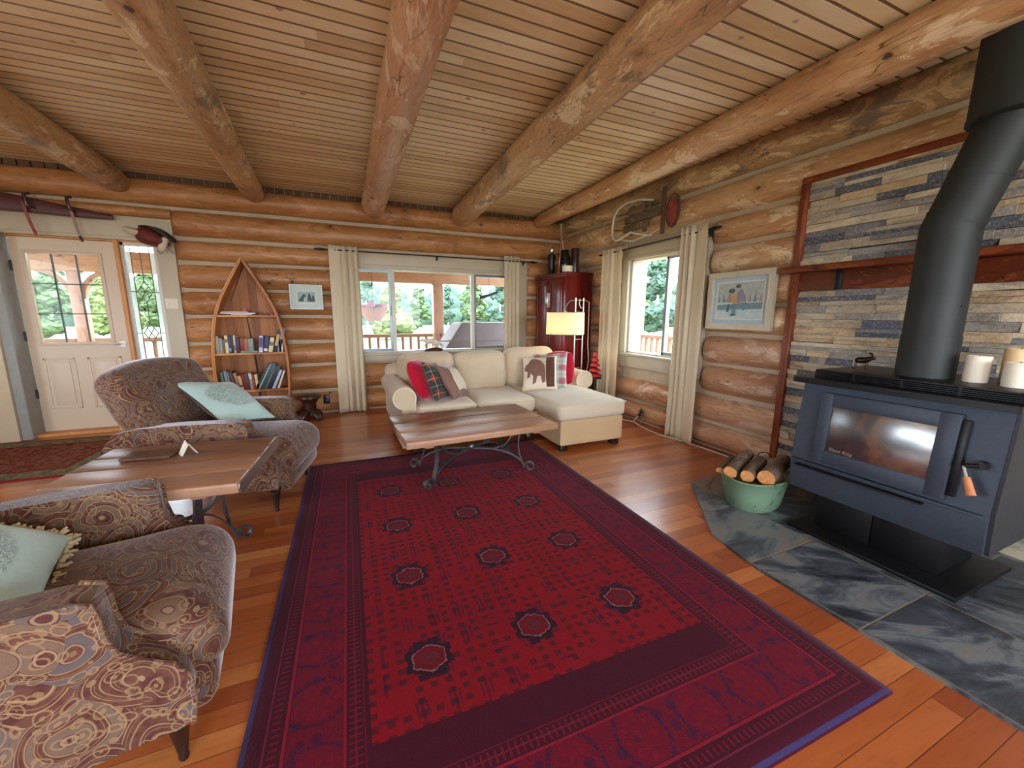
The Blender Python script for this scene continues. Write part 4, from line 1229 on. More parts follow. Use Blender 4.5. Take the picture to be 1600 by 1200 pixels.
def topp(bm):
    pts = []
    x0, x1, y0, y1, r = 2.525, 3.16, .60, 1.535, .035
    for cx, cy, a0 in ((x1-.01, y1-.01, 0), (x0+r, y1-r, 90), (x0+r, y0+r, 180), (x1-.01, y0+.01, 270)):
        rr = r if cx < 3 else .01
        for k in range(7): a = R(a0+k*15); pts.append((cx+rr*math.cos(a), cy+rr*math.sin(a)))
    prism(bm, pts, .908, .940, 'z'); bevel_all(bm, .008, 3, 60)
P('top_plate', M['stove_black'], topp)
def shroud(bm):
    box(bm, (2.62, .62, .976), (3.14, 1.455, .986), .003)
    for k in range(4): z = .943+k*.009; box(bm, (2.612, .62, z), (2.632, 1.452, z+.0045), .001)
    for y in (.62, .83, 1.04, 1.25, 1.44): box(bm, (2.615, y, .940), (2.63, y+.012, .98))
    box(bm, (2.65, .63, .94), (3.13, 1.44, .978))
P('heat_grille', M['stove_black'], shroud)
# sloped door: built flat then laid on the firebox front
sl = math.atan2(.04, .455)
DM = Matrix.Translation((2.553, 1.08, .452)) @ Matrix.Rotation(sl, 4, 'Y')   # local: x outward(-), y along, z up
def dbox(bm, a, b, bev=.004): box(bm, a, b, bev, 2, DM)
def door(bm):
    y0, y1, z0, z1 = -.285, .285, .005, .412
    gy0, gy1, gz0, gz1 = -.215, .225, .080, .338
    dbox(bm, (-.034, y0, z0), (.0, gy0, z1)); dbox(bm, (-.034, gy1, z0), (.0, y1, z1)); dbox(bm, (-.034, gy0-.004, z0), (.0, gy1+.004, gz0)); dbox(bm, (-.034, gy0-.004, gz1), (.0, gy1+.004, z1))
dr = P('stove_door', M['stove'], door)
P('door_glass', M['stove_glass'], lambda bm: dbox(bm, (-.026, -.22, .075), (-.020, .23, .343), .001), dr)
P('hinge_and_gap_shade', M['stove_black'], lambda bm: (dbox(bm, (-.02, -.315, .03), (0, -.285, .39))), dr)  # black strip put in for the shadow gap beside the stove door
def grip(bm): 
    a = DM @ Vector((-.060, -.335, .190)); b = DM @ Vector((-.085, -.385, .075)); m_ = a.lerp(b, .38)
    cyl(bm, m_, b, .013, .017, 18)
def rod(bm):
    a = DM @ Vector((-.060, -.335, .190)); b = DM @ Vector((-.085, -.385, .075))
    cyl(bm, a, a.lerp(b, .42), .006)
P('handle_grip', M['grip'], grip, dr); P('handle_rod', M['brushed'], rod, dr)
P('latch', M['stove_black'], lambda bm: (cyl(bm, DM @ Vector((-.0, -.375, .205)), DM @ Vector((-.05, -.375, .205)), .020, seg=14), tube(bm, [DM @ Vector((-.048, -.375, .205)), DM @ Vector((-.058, -.335, .192))], .010)), dr)
# lettering on the glass
tc = D.curves.new('maker_name', 'FONT'); tc.body = 'Blaze King'; tc.size = .026; tc.extrude = .0004; tc.space_character = 1.05; tc.shear = .3
to = D.objects.new('maker_name', tc); COL.objects.link(to)
dg = bpy.context.evaluated_depsgraph_get(); me = D.meshes.new_from_object(to.evaluated_get(dg)); D.objects.remove(to); 
bm = B(); bm.from_mesh(me)
LM = DM @ Matrix.Translation((-.0275, .205, .088)) @ Matrix(((0, 0, -1, 0), (-1, 0, 0, 0), (0, 1, 0, 0), (0, 0, 0, 1)))
bmesh.ops.transform(bm, matrix=LM, verts=bm.verts)
obj('maker_name', bm, M['glass_letter'], dr, world=True, smooth=0)

# ------------------------------------------------------------------ stovepipe
pp = thing('stovepipe', 'dark grey offset stovepipe rising from the stove top to the ceiling', 'stovepipe', (2.86, 1.035, .987))
def pipe_seg(name, pts, r, rings_=()):
    bm = B(); tube(bm, pts, r, 40)
    o = obj(name, bm, M['pipe'], pp, world=True, smooth=35)
    return o
px_, py_ = 2.86, 1.062
pipe_seg('lower_pipe', [(px_, py_, .987), (px_, py_, 1.20), (px_, py_, 1.2005), (px_, py_, 1.665)], [.116, .116, .113, .113])
pipe_seg('elbow', [(px_, py_, 1.655), (px_, py_, 1.74), (px_, py_-.012, 1.78)], [.1145, .1145, .113])
pipe_seg('upper_pipe', [(px_, py_-.008, 1.765), (px_, py_-.075, 1.99), (px_, py_-.155, 2.26)], [.112, .112, .112])
pipe_seg('seam_collar', [(px_, py_-.010, 1.775), (px_, py_-.016, 1.79)], .1155)
pipe_seg('seam_collar', [(px_, py_-.068, 1.965), (px_, py_-.072, 1.98)], .1145)
bm = B(); cyl(bm, (px_, py_-.17, 2.20), (px_, py_-.17, ZC-.004), .175, seg=44); cyl(bm, (px_, py_-.17, 2.185), (px_, py_-.17, 2.202), .178, seg=44)
obj('ceiling_collar', bm, M['pipe'], pp, world=True)
for z, a in ((1.68, 200), (1.35, 250)):
    bm = B(); cyl(bm, (px_+.112*math.cos(R(a)), py_+.112*math.sin(R(a)), z), (px_+.116*math.cos(R(a)), py_+.116*math.sin(R(a)), z), .004, seg=8)
    obj('rivet', bm, M['dark_metal'], pp, world=True)

# ------------------------------------------------------------------ candles and figurine on the stove
def candle(x, y, r, h, label, mat):
    t = thing('pillar_candle', label, 'candle', (x, y, .987), 0, 'cream pillar candles on the stove')
    bm = B(); lathe(bm, [(r*.98, 0), (r, .004), (r, h-.004), (r*.97, h), (r*.86, h-.001), (r*.78, h-.009), (.003, h-.012)], seg=36); obj('wax', bm, mat, t)
    bm = B(); tube(bm, [(0, 0, h-.013), (.001, 0, h-.004), (.003, .001, h+.004)], .0013, 6); obj('wick', bm, M['black'], t)
candle(2.835, .865, .044, .128, 'left of the three cream pillar candles, standing beside the stovepipe', M['wax'])
candle(2.80, .725, .046, .112, 'short front right cream pillar candle on the stove', M['wax'])
candle(2.97, .775, .052, .165, 'taller warm-toned pillar candle behind the other two', M['wax_warm'])
t = thing('figurine', 'small dark bronze horned animal figurine on the left of the stove top', 'figurine', (2.80, 1.315, .987), R(-75)); t.scale = (1.0, 1.2, 1.35)
bm = B()
tube(bm, [(-.035, 0, .040), (-.015, 0, .045), (.01, 0, .043), (.030, 0, .050), (.045, 0, .058), (.058, 0, .052)], [.010, .015, .014, .012, .009, .006], 12)
for x in (-.03, .022):
    for y in (-.008, .008): tube(bm, [(x, y, .04), (x+.004, y, .02), (x, y, .0)], [.006, .004, .005], 8)
for s in (-1, 1): tube(bm, [(.044, s*.004, .062), (.038, s*.014, .075), (.020, s*.02, .078)], [.004, .003, .002], 6)
tube(bm, [(-.042, 0, .044), (-.052, 0, .034)], [.004, .002], 6)
o = obj('body', bm, M['bronze'], t); subsurf(o)

# ------------------------------------------------------------------ enamel pail with firewood
pl = thing('enamel_pail', 'oval green enamel pail with dark chips on the hearth by the stove', 'pail', (2.64, 1.765, .012), R(25))
def oval(bm, prof, a=1.0, b=.65, seg=44):
    rings(bm, [[(max(r, .001)*a*math.cos(2*PI*i/seg), max(r, .001)*b*math.sin(2*PI*i/seg), z) for i in range(seg)] for r, z in prof], cap=False)
bm = B(); oval(bm, [(.005, 0), (.255, 0), (.262, .006), (.294, .12), (.322, .210), (.332, .217), (.332, .224), (.323, .224)]); obj('outer_wall', bm, M['enamel'], pl)
bm = B(); oval(bm, [(.322, .223), (.314, .205), (.286, .12), (.255, .014), (.01, .010)]); obj('inner_wall', bm, M['enamel_in'], pl)
for s in (1,):
    bm = B(); P_ = [(s*(.325+.010*math.sin(a)), .045*math.cos(a)*1.0, .220+.035*math.sin(a)) for a in [i/12*PI for i in range(13)]]; tube(bm, P_, .004, 8); obj('handle', bm, M['dark_metal'], pl)
def firewood(p0, p1, r, label, seed, split=False):
    p0 = Vector(p0); p1 = Vector(p1); d = (p1-p0); L = d.length
    t = thing('firewood_log', label, 'firewood', p0, 0, 'firewood logs in the pail')
    t.rotation_euler = d.to_track_quat('X', 'Z').to_euler()
    k = 22; n = 12; rs = []
    for i in range(n+1):
        x = L*i/n; ring = []
        for j in range(k):
            a = 2*PI*j/k; q = r*(1+.10*mnoise.noise(Vector((x*6, math.cos(a)*1.4+seed, math.sin(a)*1.4))))
            yy, zz = q*math.cos(a), q*math.sin(a)
            if split: zz = max(zz, -.25*r)
            ring.append((x, yy, zz))
        rs.append(ring)
    bm = B(); rings(bm, rs, cap=False); obj('bark', bm, M['bark'], t)
    for q, rr in ((0, rs[0]), (1, rs[-1])):
        bm = B(); c = bm.verts.new((0 if q == 0 else L, 0, 0)); vv = [bm.verts.new((p[0]+(-.001 if q == 0 else .001), p[1]*.985, p[2]*.985)) for p in rr]
        for j in range(k): bm.faces.new((c, vv[j], vv[(j+1) % k]))
        obj('cut_end', bm, M['cut_wood'], t)
# logs lie side by side across the short way of the oval, cut ends towards the camera
firewood((2.395, 1.845, .222), (2.66, 1.965, .230), .030, 'slim bark-covered log furthest left in the pail', 1, True)
firewood((2.385, 1.765, .248), (2.74, 1.905, .275), .042, 'dark bark log second from the left in the pail', 2)
firewood((2.425, 1.672, .250), (2.72, 1.785, .272), .041, 'middle log of the pail with an orange cut end', 3)
firewood((2.485, 1.582, .262), (2.84, 1.70, .285), .051, 'thick log with the pale cut end nearest the stove in the pail', 4)

# ------------------------------------------------------------------ framed pictures
def picture(name, label, axis, a0, a1, z0, z1, plane, fw_, fmat, mmat, mat_w, art):
    """axis 'y': on right wall (plane = x of wall face, facing -x); 'x': on back wall facing -y"""
    def T(u, d, z):   # u along wall, d out of wall, z
        return (plane-d, u, z) if axis == 'y' else (u, plane-d, z)
    def bx(bm, u0, u1, z0_, z1_, d0, d1, bev=.003):
        A = T(u0, d0, z0_); C = T(u1, d1, z1_)
        box(bm, tuple(min(p, q) for p, q in zip(A, C)), tuple(max(p, q) for p, q in zip(A, C)), bev)
    t = thing(name, label, 'picture', T((a0+a1)/2, 0, z0))
    bm = B()
    rframe(bm, T, a0, a1, z0, z1, fw_, 0, .034)
    i0, i1, j0, j1 = a0+fw_, a1-fw_, z0+fw_, z1-fw_; w = .012
    rframe(bm, T, i0-w, i1+w, j0-w, j1+w, w-.001, .03, .042)
    obj('frame', bm, fmat, t, world=True)
    bm = B(); bx(bm, i0-.002, i1+.002, j0-.002, j1+.002, .004, .012, 0); obj('mat_board', bm, mmat, t, world=True, smooth=0)
    k0, k1, l0, l1 = i0+mat_w, i1-mat_w, j0+mat_w, j1-mat_w
    bm = B()
    rframe(bm, T, k0-.012, k1+.012, l0-.012, l1+.012, .012, .010, .016)
    obj('mat_bevel', bm, M['letter'], t, world=True, smooth=0)
    def flat(name2, pts, mat, lv):
        bm = B(); vv = []
        for (u, v) in pts:
            uu = k0+(k1-k0)*(u if axis == 'x' else 1-u); vv.append(T(uu, .0125+lv*.0004, l0+(l1-l0)*v))
        rings(bm, [vv, [Vector(p)+Vector(T(0, .0003, 0))-Vector(T(0, 0, 0)) for p in vv]]); return obj(name2, bm, mat, pr_, world=True, smooth=0)
    bm = B(); bx(bm, k0, k1, l0, l1, .010, .0125, 0); pr_ = obj('print', bm, art[0][1], t, world=True, smooth=0)
    for i, (pts, mt) in enumerate(art[1:]): flat('painted_shape', pts, mt, i+1)
    return t
def circ(cx, cy, rx, ry, n=14): return [(cx+rx*math.cos(2*PI*i/n), cy+ry*math.sin(2*PI*i/n)) for i in range(n)]
pc = {k: m_plain('paint_'+k, v, .7, var=.12, sc=30) for k, v in dict(sky=(176, 186, 178), snow=(186, 206, 206), teal=(118, 148, 152), pink=(164, 140, 150), yellow=(182, 160, 110), purple=(150, 130, 154), dark=(84, 102, 106), blue=(112, 142, 152), green=(124, 144, 132), paper=(150, 176, 172), ink=(70, 92, 92)).items()}
art = [(None, pc['sky']), ([(0, 0), (1, 0), (1, .36), (0, .33)], pc['snow']), ([(0, .24), (1, .26), (1, .44), (0, .38)], pc['teal']), ([(0, .38), (1, .44), (1, .5), (.6, .48), (0, .46)], pc['snow'])]
for i in range(9):
    cx = .04+i*.115; hgt = .16+.10*((i*37) % 5)/5
    if .28 < cx < .55: continue
    art.append(([(cx-.035, .46), (cx+.035, .46), (cx, .46+hgt*1.3)], pc['green'] if i % 2 else pc['pink']))
art += [([(.24, .44), (.26, .66), (.34, .72), (.46, .70), (.52, .62), (.50, .40), (.40, .38), (.34, .44)], pc['yellow']), ([(.22, .46), (.24, .64), (.31, .70), (.33, .46)], pc['pink']), ([(.46, .44), (.46, .74), (.54, .82), (.60, .70), (.62, .46)], pc['purple']),
        (circ(.33, .78, .075, .07), pc['dark']), (circ(.47, .90, .06, .055), pc['dark']), ([(.26, .40), (.30, .40), (.29, .20), (.22, .18), (.24, .22)], pc['dark']), ([(.34, .40), (.44, .40), (.46, .12), (.37, .08)], pc['blue']), ([(.48, .42), (.68, .44), (.66, .30), (.62, .20), (.58, .30), (.50, .34)], pc['blue']), (circ(.40, .10, .07, .035), pc['dark'])]
picture('framed_painting', 'cream framed painting of two figures in a pale landscape on the right log wall', 'y', 2.165, 2.795, 1.178, 1.68, XR-.106, .052, M['frame_silver'], M['mat_blue'], .045, art)
art2 = [(None, pc['paper']), ([(.05, .1), (.95, .1), (.95, .35), (.05, .3)], pc['ink']), ([(.1, .3), (.3, .75), (.42, .8), (.5, .35)], pc['ink']), ([(.55, .3), (.62, .85), (.72, .8), (.78, .35)], pc['ink']), ([(.8, .3), (.84, .7), (.93, .6), (.95, .3)], pc['ink']), ([(.15, .55), (.35, .62), (.3, .5)], pc['dark']), ([(.3, -.1), (.36, .5), (.5, .5), (.6, -.1)], pc['sky'])]
picture('framed_print', 'small white framed print hanging left of the wide window', 'x', -.517, -.158, 1.347, 1.640, YB-.102, .010, M['frame_white'], M['mat_green'], .072, art2)

# ------------------------------------------------------------------ curtains and rods
def curtain(name_label, axis, c0, c1, ztop, zbot, plane, folds, flare=0.0, flat=0.0, amp=.032, seed=0, group='cream grommet curtains'):
    """wavy hanging cloth; c0..c1 along the wall, plane = distance coordinate of its middle"""
    t = thing('curtain', name_label, 'curtain', (plane, (c0+c1)/2, zbot) if axis == 'y' else ((c0+c1)/2, plane, zbot), 0, group)
    nu = folds*14; nz = 26
    bm = B(); gv = []
    for i in range(nu+1):
        u = i/nu; row = []
        uu = u
        for j in range(nz+1):
            w = j/nz; z = zbot+(ztop-zbot)*w
            a = amp*(1.0-.15*math.sin(w*PI))
            if flat and uu < flat: ph = -PI/2*(1-uu/flat)*1.0+.1*math.sin(3*w)
            else: ph = 2*PI*folds*(uu-flat)/(1-flat)+.25*math.sin(3*w+seed)
            wd = (c1-c0); cmid = (c0+c1)/2
            c = cmid+(u-.5)*wd*(1+flare*(1-w))+.010*math.sin(ph*2)+.008*mnoise.noise(Vector((u*5, w*2, seed)))
            d = a*math.sin(ph)+.006*mnoise.noise(Vector((u*4, w*3, seed+5)))
            row.append(bm.verts.new((plane+d, c, z) if axis == 'y' else (c, plane+d, z)))
        gv.append(row)
    for i in range(nu):
        for j in range(nz): bm.faces.new((gv[i][j], gv[i+1][j], gv[i+1][j+1], gv[i][j+1]))
    o = obj('cloth', bm, M['curtain'], t, world=True, smooth=60); solidify(o, .004)
    # grommets where the rod threads through
    for k in range(1 if flat else folds):
        u = flat*.55 if flat else (k+.5)/folds
        c = (c0+c1)/2+(u-.5)*(c1-c0)*(1); z = ztop-.055
        bm = B(); P_ = []
        for i in range(18):
            a = 2*PI*i/18; e = .021
            # ring stands across the rod, tilted
            if axis == 'y': P_.append((plane+e*math.cos(a), c-e*.5*math.cos(a), z+e*math.sin(a)))
            else: P_.append((c-e*.5*math.cos(a), plane+e*math.cos(a), z+e*math.sin(a)))
        tube(bm, P_, .004, 8, closed=True); obj('grommet', bm, M['dark_metal'], t, world=True)
    return t
PBX = YB-.135; PRX = XR-.135
curtain('cream curtain at the left end of the wide window', 'x', -.055, .285, 2.125, .01, PBX, 3, 0.0, flat=.34, seed=1)
curtain('cream curtain at the right end of the wide window', 'x', 2.285, 2.52, 2.135, .01, PBX, 4, .12, seed=2, amp=.028)
curtain('cream curtain beside the armoire, on the far side of the right window', 'y', 4.06, 4.46, 2.115, .01, PRX, 4, .06, flat=.40, seed=3, amp=.032)
curtain('cream curtain on the near side of the right window, left of the painting', 'y', 2.83, 3.16, 2.155, .01, PRX, 3, .12, flat=.45, seed=4, amp=.038)
def rod_(label, p0, p1, brk, out):
    t = thing('curtain_rod', label, 'curtain rod', p0, 0, 'thin dark curtain rods')
    p0 = Vector(p0); p1 = Vector(p1); d = (p1-p0).normalized()
    bm = B(); cyl(bm, p0, p1, .008, seg=12); obj('rod', bm, M['dark_metal'], t, world=True)
    for p, s in ((p0, -1), (p1, 1)):
        bm = B(); tube(bm, [p, p+d*s*.02, p+d*s*.05, p+d*s*.11, p+d*s*.13], [.010, .014, .017, .010, .004], 12); obj('finial', bm, M['dark_metal'], t, world=True)
    for b in brk:
        q = p0+(p1-p0)*b; bm = B(); tube(bm, [q, q-Vector((0, 0, .02)), q+Vector(out)-Vector((0, 0, .02))], .006, 8); cyl(bm, q+Vector(out)*.98-Vector((0, 0, .05)), q+Vector(out)*.98+Vector((0, 0, .01)), .012, seg=10); obj('bracket', bm, M['dark_metal'], t, world=True)
rod_('thin dark curtain rod above the wide window', (-.09, PBX, 2.072), (2.70, PBX, 2.072), (.025, .5, .97), (0, .075, 0))
rod_('thin dark curtain rod above the right window', (PRX, 2.84, 2.085), (PRX, 4.44, 2.068), (.03, .97), (.075, 0, 0))
# ------------------------------------------------------------------ boat bookcase
bk = thing('boat_bookcase', 'pine bookcase shaped like an upright boat left of the wide window', 'bookcase', (-.945, 5.52, 0))
BC = -.945; BY0, BY1 = 5.39, 5.625
HW = [(0.0, .305), (.15, .335), (.41, .362), (.62, .372), (.84, .366), (1.05, .345), (1.27, .305), (1.45, .240), (1.62, .155), (1.78, .070), (1.895, .004)]
def hw(z):
    for (a, b), (c, d) in zip(HW, HW[1:]):
        if a <= z <= c:
            t = (z-a)/(c-a); return b+(d-b)*t
    return HW[-1][1]
def smooth_hw(z):
    return (hw(max(0, z-.06))+hw(z)*2+hw(min(1.895, z+.06)))/4 if .07 < z < 1.82 else hw(z)
zs = [1.895*i/48 for i in range(49)]
for s in (-1, 1):
    bm = B(); rs = []
    for z in zs:
        w = smooth_hw(z); x1 = BC+s*w; x0 = BC+s*max(w-.020, -.0)
        rs.append([(x1, BY0, z), (x1, BY1, z), (x0, BY1, z), (x0, BY0, z)])
    rings(bm, rs); obj('side_board', bm, M['pine_trim'], bk, world=True)
    bm = B(); P_ = [(BC+s*smooth_hw(z), BY0+.004, z+.004) for z in zs]; ribbon(bm, P_, (0, 1, 0), .035, .012); obj('gunwale', bm, M['pine_trim'], bk, world=True)
bm = B()
o1 = [(BC+smooth_hw(z)-.01, z) for z in zs]+[(BC-smooth_hw(z)+.01, z) for z in reversed(zs)]
prism(bm, o1, BY1-.012, BY1, 'y'); obj('back_panel', bm, m_planks('pine_back', 'z', .085, ((120, 68, 34), (156, 96, 50), (176, 114, 64)), .6, 0), bk, world=True, smooth=0)
SH = [.03, .41, .845, 1.275]
for z in SH:
    bm = B(); w = smooth_hw(z)-.018; box(bm, (BC-w, BY0+.012, z-.024), (BC+w, BY1-.012, z), .002); obj('shelf', bm, M['pine_trim'], bk, world=True)
bm = B(); tube(bm, [(BC-.01, BY1-.016, .05), (BC+.02, BY1-.018, .5), (BC-.015, BY1-.018, .95), (BC-.05, BY1-.018, 1.35)], [.008, .011, .009, .004], 8); obj('split', bm, M['dark_leg'], bk, world=True)

# books
BOOKM = {}
def bmat(c):
    if c not in BOOKM: BOOKM[c] = m_plain('book_%d_%d_%d' % c, c, .45, var=.08, sc=60)
    return BOOKM[c]
PAGE = M['letter']
def book(x, z, w, h, d, lean, col, label, group, band=None, y=None):
    """standing book, spine to the room; x = left bottom corner, lean in degrees to the right(+)/left(-)"""
    y = BY0+.045 if y is None else y
    t = thing('book', label, 'book', (x, y, z), 0, group); t.rotation_euler = (0, R(lean), 0)
    if lean > 0: t.location.z += 0
    else: t.location.z += w*math.sin(R(-lean))*0
    bm = B(); th = .0022
    box(bm, (0, 0, 0), (w, .006, h), .0015); box(bm, (0, 0, 0), (th, d, h)); box(bm, (w-th, 0, 0), (w, d, h)); obj('cover', bm, bmat(col), t)
    bm = B(); box(bm, (th, .006, .003), (w-th, d-.004, h-.003)); obj('pages', bm, PAGE, t, smooth=0)
    if band:
        bm = B(); box(bm, (.002, -.0008, h*band[1]), (w-.002, .0005, h*band[2])); obj('title_band', bm, bmat(band[0]), t, smooth=0)
    return t
G2, G3 = 'books on the middle shelf of the boat bookcase', 'books on the lower shelf of the boat bookcase'
W_, K_, RD, NV, TL, TN, GR = (226, 220, 206), (30, 26, 30), (150, 34, 36), (34, 44, 78), (40, 84, 92), (196, 160, 110), (150, 150, 142)
row2 = [(.032, .195, (176, 168, 152), 'grey-beige book at the left end', 0, None), (.030, .170, GR, 'pale grey book second from the left', 0, None), (.022, .160, (96, 80, 52), 'short olive brown book third from the left', 0, None),
        (.030, .200, (222, 204, 150), 'cream yellow book fourth from the left', 0, ((120, 90, 60), .6, .8)), (.026, .190, NV, 'navy book beside the cream yellow one', 0, ((120, 150, 190), .1, .3)), (.022, .195, K_, 'black book right of the navy one', 0, None),
        (.018, .200, (206, 190, 176), 'white and red paperback in the left half', 0, (RD, .15, .45)), (.034, .170, (58, 30, 34), 'dark maroon book left of the gap', 0, None)]
x = BC-smooth_hw(.9)+.024
names2 = []
for w, h, c, nm, ln, bd in row2:
    book(x, .845, w, h, .135, ln, c, nm+' of the middle shelf', G2, bd); x += w+.0015
# a teal book lying flat with short ones standing on it
t = thing('book', 'teal book lying flat on the middle shelf under short books', 'book', (x+.003, BY0+.045, .845), 0, G2)
bm = B(); box(bm, (0, 0, 0), (.168, .13, .003)); box(bm, (0, 0, .019), (.168, .13, .022)); box(bm, (0, 0, 0), (.168, .004, .022), .001); obj('cover', bm, bmat((92, 150, 146)), t, smooth=0)
bm = B(); box(bm, (.003, .004, .003), (.165, .126, .019)); obj('pages', bm, PAGE, t, smooth=0)
xx = x+.006
for w, h, c, nm in ((.038, .148, (128, 36, 34), 'red book standing on the flat teal book'), (.036, .142, (164, 96, 50), 'orange brown book standing on the flat teal book'), (.052, .140, (128, 138, 130), 'grey green book standing on the flat teal book')):
    book(xx, .867, w, h, .12, 0, c, nm, G2); xx += w+.002
x += .182
for w, h, c, nm, ln, bd in ((.040, .195, (206, 200, 214), 'white and purple book right of the flat teal book', 6, ((70, 60, 120), .3, .9)), (.044, .190, NV, 'navy and white book leaning in the right half', 9, ((214, 210, 214), .08, .25)),
                            (.044, .180, (206, 198, 160), 'silver gold book leaning in the right half', 11, ((120, 90, 60), .45, .7)), (.034, .270, (28, 26, 40), 'tall black book with gold lettering leaning right', 15, ((190, 160, 80), .3, .8)),
                            (.036, .285, (136, 134, 160), 'tall lilac grey book leaning right', 15, None)):
    book(x, .845, w, h, .14, ln, c, nm+' on the middle shelf', G2, bd); x += w*1.06+.003
book(BC+smooth_hw(.9)-.118+.042, .845, .018, .170, .12, 0, (160, 70, 70), 'red paperback near the right end of the middle shelf', G2)
book(BC+smooth_hw(.9)-.118+.063, .845, .018, .150, .12, 0, W_, 'white paperback at the right end of the middle shelf', G2)
x = BC-smooth_hw(.45)+.030
for w, h, c, nm, ln, bd in ((.030, .215, (96, 120, 122), 'grey teal book at the left end', -3, None), (.028, .235, (120, 140, 144), 'tall pale teal book second from the left', -4, None), (.006, .215, W_, 'thin white booklet', -6, None),
                            (.034, .220, (60, 40, 44), 'dark brown book leaning left', -10, None), (.030, .205, (160, 110, 80), 'tan and pink book leaning left', -12, None), (.040, .165, (206, 164, 116), 'tan paperback', -8, ((60, 50, 40), .2, .35)),
                            (.018, .185, RD, 'thin red book', -9, None), (.036, .190, (92, 46, 44), 'maroon book', -5, None), (.030, .200, (150, 152, 146), 'grey book with a white top', -4, (W_, .62, .9)), (.016, .175, (176, 60, 60), 'thin red and white book', -3, None), (.030, .175, (214, 194, 150), 'cream paperback left of the gap', -4, None)):
    t = book(x, .41, w, h, .14, 0, c, nm+' on the lower shelf', G3, bd); 
    t.rotation_euler = (0, R(ln), 0); t.location.x = x+h*math.sin(R(-ln)); t.location.z = .411
    x += w*1.02+.006
x = BC-smooth_hw(.45)+.03+.33
for i, (w, h, c, nm, ln, bd) in enumerate(((.026, .335, (52, 70, 78), 'tall slate book', 27, None), (.010, .330, W_, 'thin white edged book', 27, None), (.046, .345, TL, 'biggest dark teal book', 26, None), (.012, .290, (150, 130, 80), 'thin gold edged book', 25, None), (.050, .300, (24, 44, 74), 'wide navy book', 24, None),
                            (.030, .240, (200, 202, 214), 'pale lilac book', 24, None), (.014, .230, K_, 'thin black book', 22, None), (.022, .225, W_, 'white book', 20, None))):
    book(x, .412, w, h, .15, ln, c, nm+' leaning right in the right half of the lower shelf', G3, bd); x += w/math.cos(R(ln))+.003
# flat things on the top shelf
for i, (w, th, c, nm, dy) in enumerate(((.20, .010, (196, 180, 140), 'cream magazine at the bottom of the stack on the top shelf', .01), (.34, .016, (186, 160, 190), 'wide lilac album in the stack on the top shelf', 0), (.26, .012, (186, 30, 36), 'red folder on top of the stack on the top shelf', .004))):
    zb = 1.275+[0, .0105, .027][i]
    t = thing('magazine', nm, 'magazine', (BC-.262+[.10, 0, .01][i], BY0+.05+dy, zb), R([1, -2, 2][i]), 'stack on the top bookcase shelf')
    bm = B(); box(bm, (0, 0, 0), (w, .15, th), .001); obj('cover', bm, bmat(c), t)
    bm = B(); box(bm, (.002, -.0006, th*.2), (w-.002, .01, th*.8)); obj('pages', bm, PAGE, t, smooth=0)
bm = B(); prism(bm, [(0, 0), (.045, 0), (.046, .045), (.030, .040), (.012, .022)], -.02, .02, 'y'); bmesh.ops.translate(bm, vec=(BC-.055, BY0+.09, 1.314), verts=bm.verts)
tag(obj('paper_bird', bm, M['red_gloss']), 'small folded red paper shape standing on the red folder', 'paper')
t = thing('small_box', 'small dark box with a red end on the right of the top bookcase shelf', 'box', (BC+.14, BY0+.09, 1.276), R(6))
bm = B(); box(bm, (0, -.03, 0), (.07, .03, .022), .003); obj('lid', bm, M['carved'], t); bm = B(); box(bm, (.071, -.03, 0), (.115, .03, .024), .003); obj('red_end', bm, M['red_gloss'], t)

# ------------------------------------------------------------------ carved stool
t = thing('carved_stool', 'low dark carved paw-footed stool between the bookcase and the curtain', 'stool', (-.385, 5.40, 0))
bm = B(); lathe(bm, [(.115, .262), (.135, .268), (.140, .282), (.135, .296), (.12, .30), (.01, .30)], seg=36); obj('seat', bm, M['carved'], t)
bm = B(); lathe(bm, [(.06, .06), (.062, .12), (.075, .16), (.07, .20), (.095, .24), (.115, .262)], seg=28); obj('stem', bm, M['carved'], t)
for k in range(4):
    a = R(45+90*k); c, s = math.cos(a), math.sin(a); bm = B()
    for q in (-1, 0, 1):
        off = Vector((-s, c, 0))*q*.028
        P_ = [Vector((c*.05, s*.05, .11))+off*.4, Vector((c*.10, s*.10, .085))+off, Vector((c*.135, s*.135, .045))+off, Vector((c*.14, s*.14, .012))+off]
        tube(bm, P_, [.024, .026, .022, .012], 12)
    obj('paw', bm, M['carved'], t)

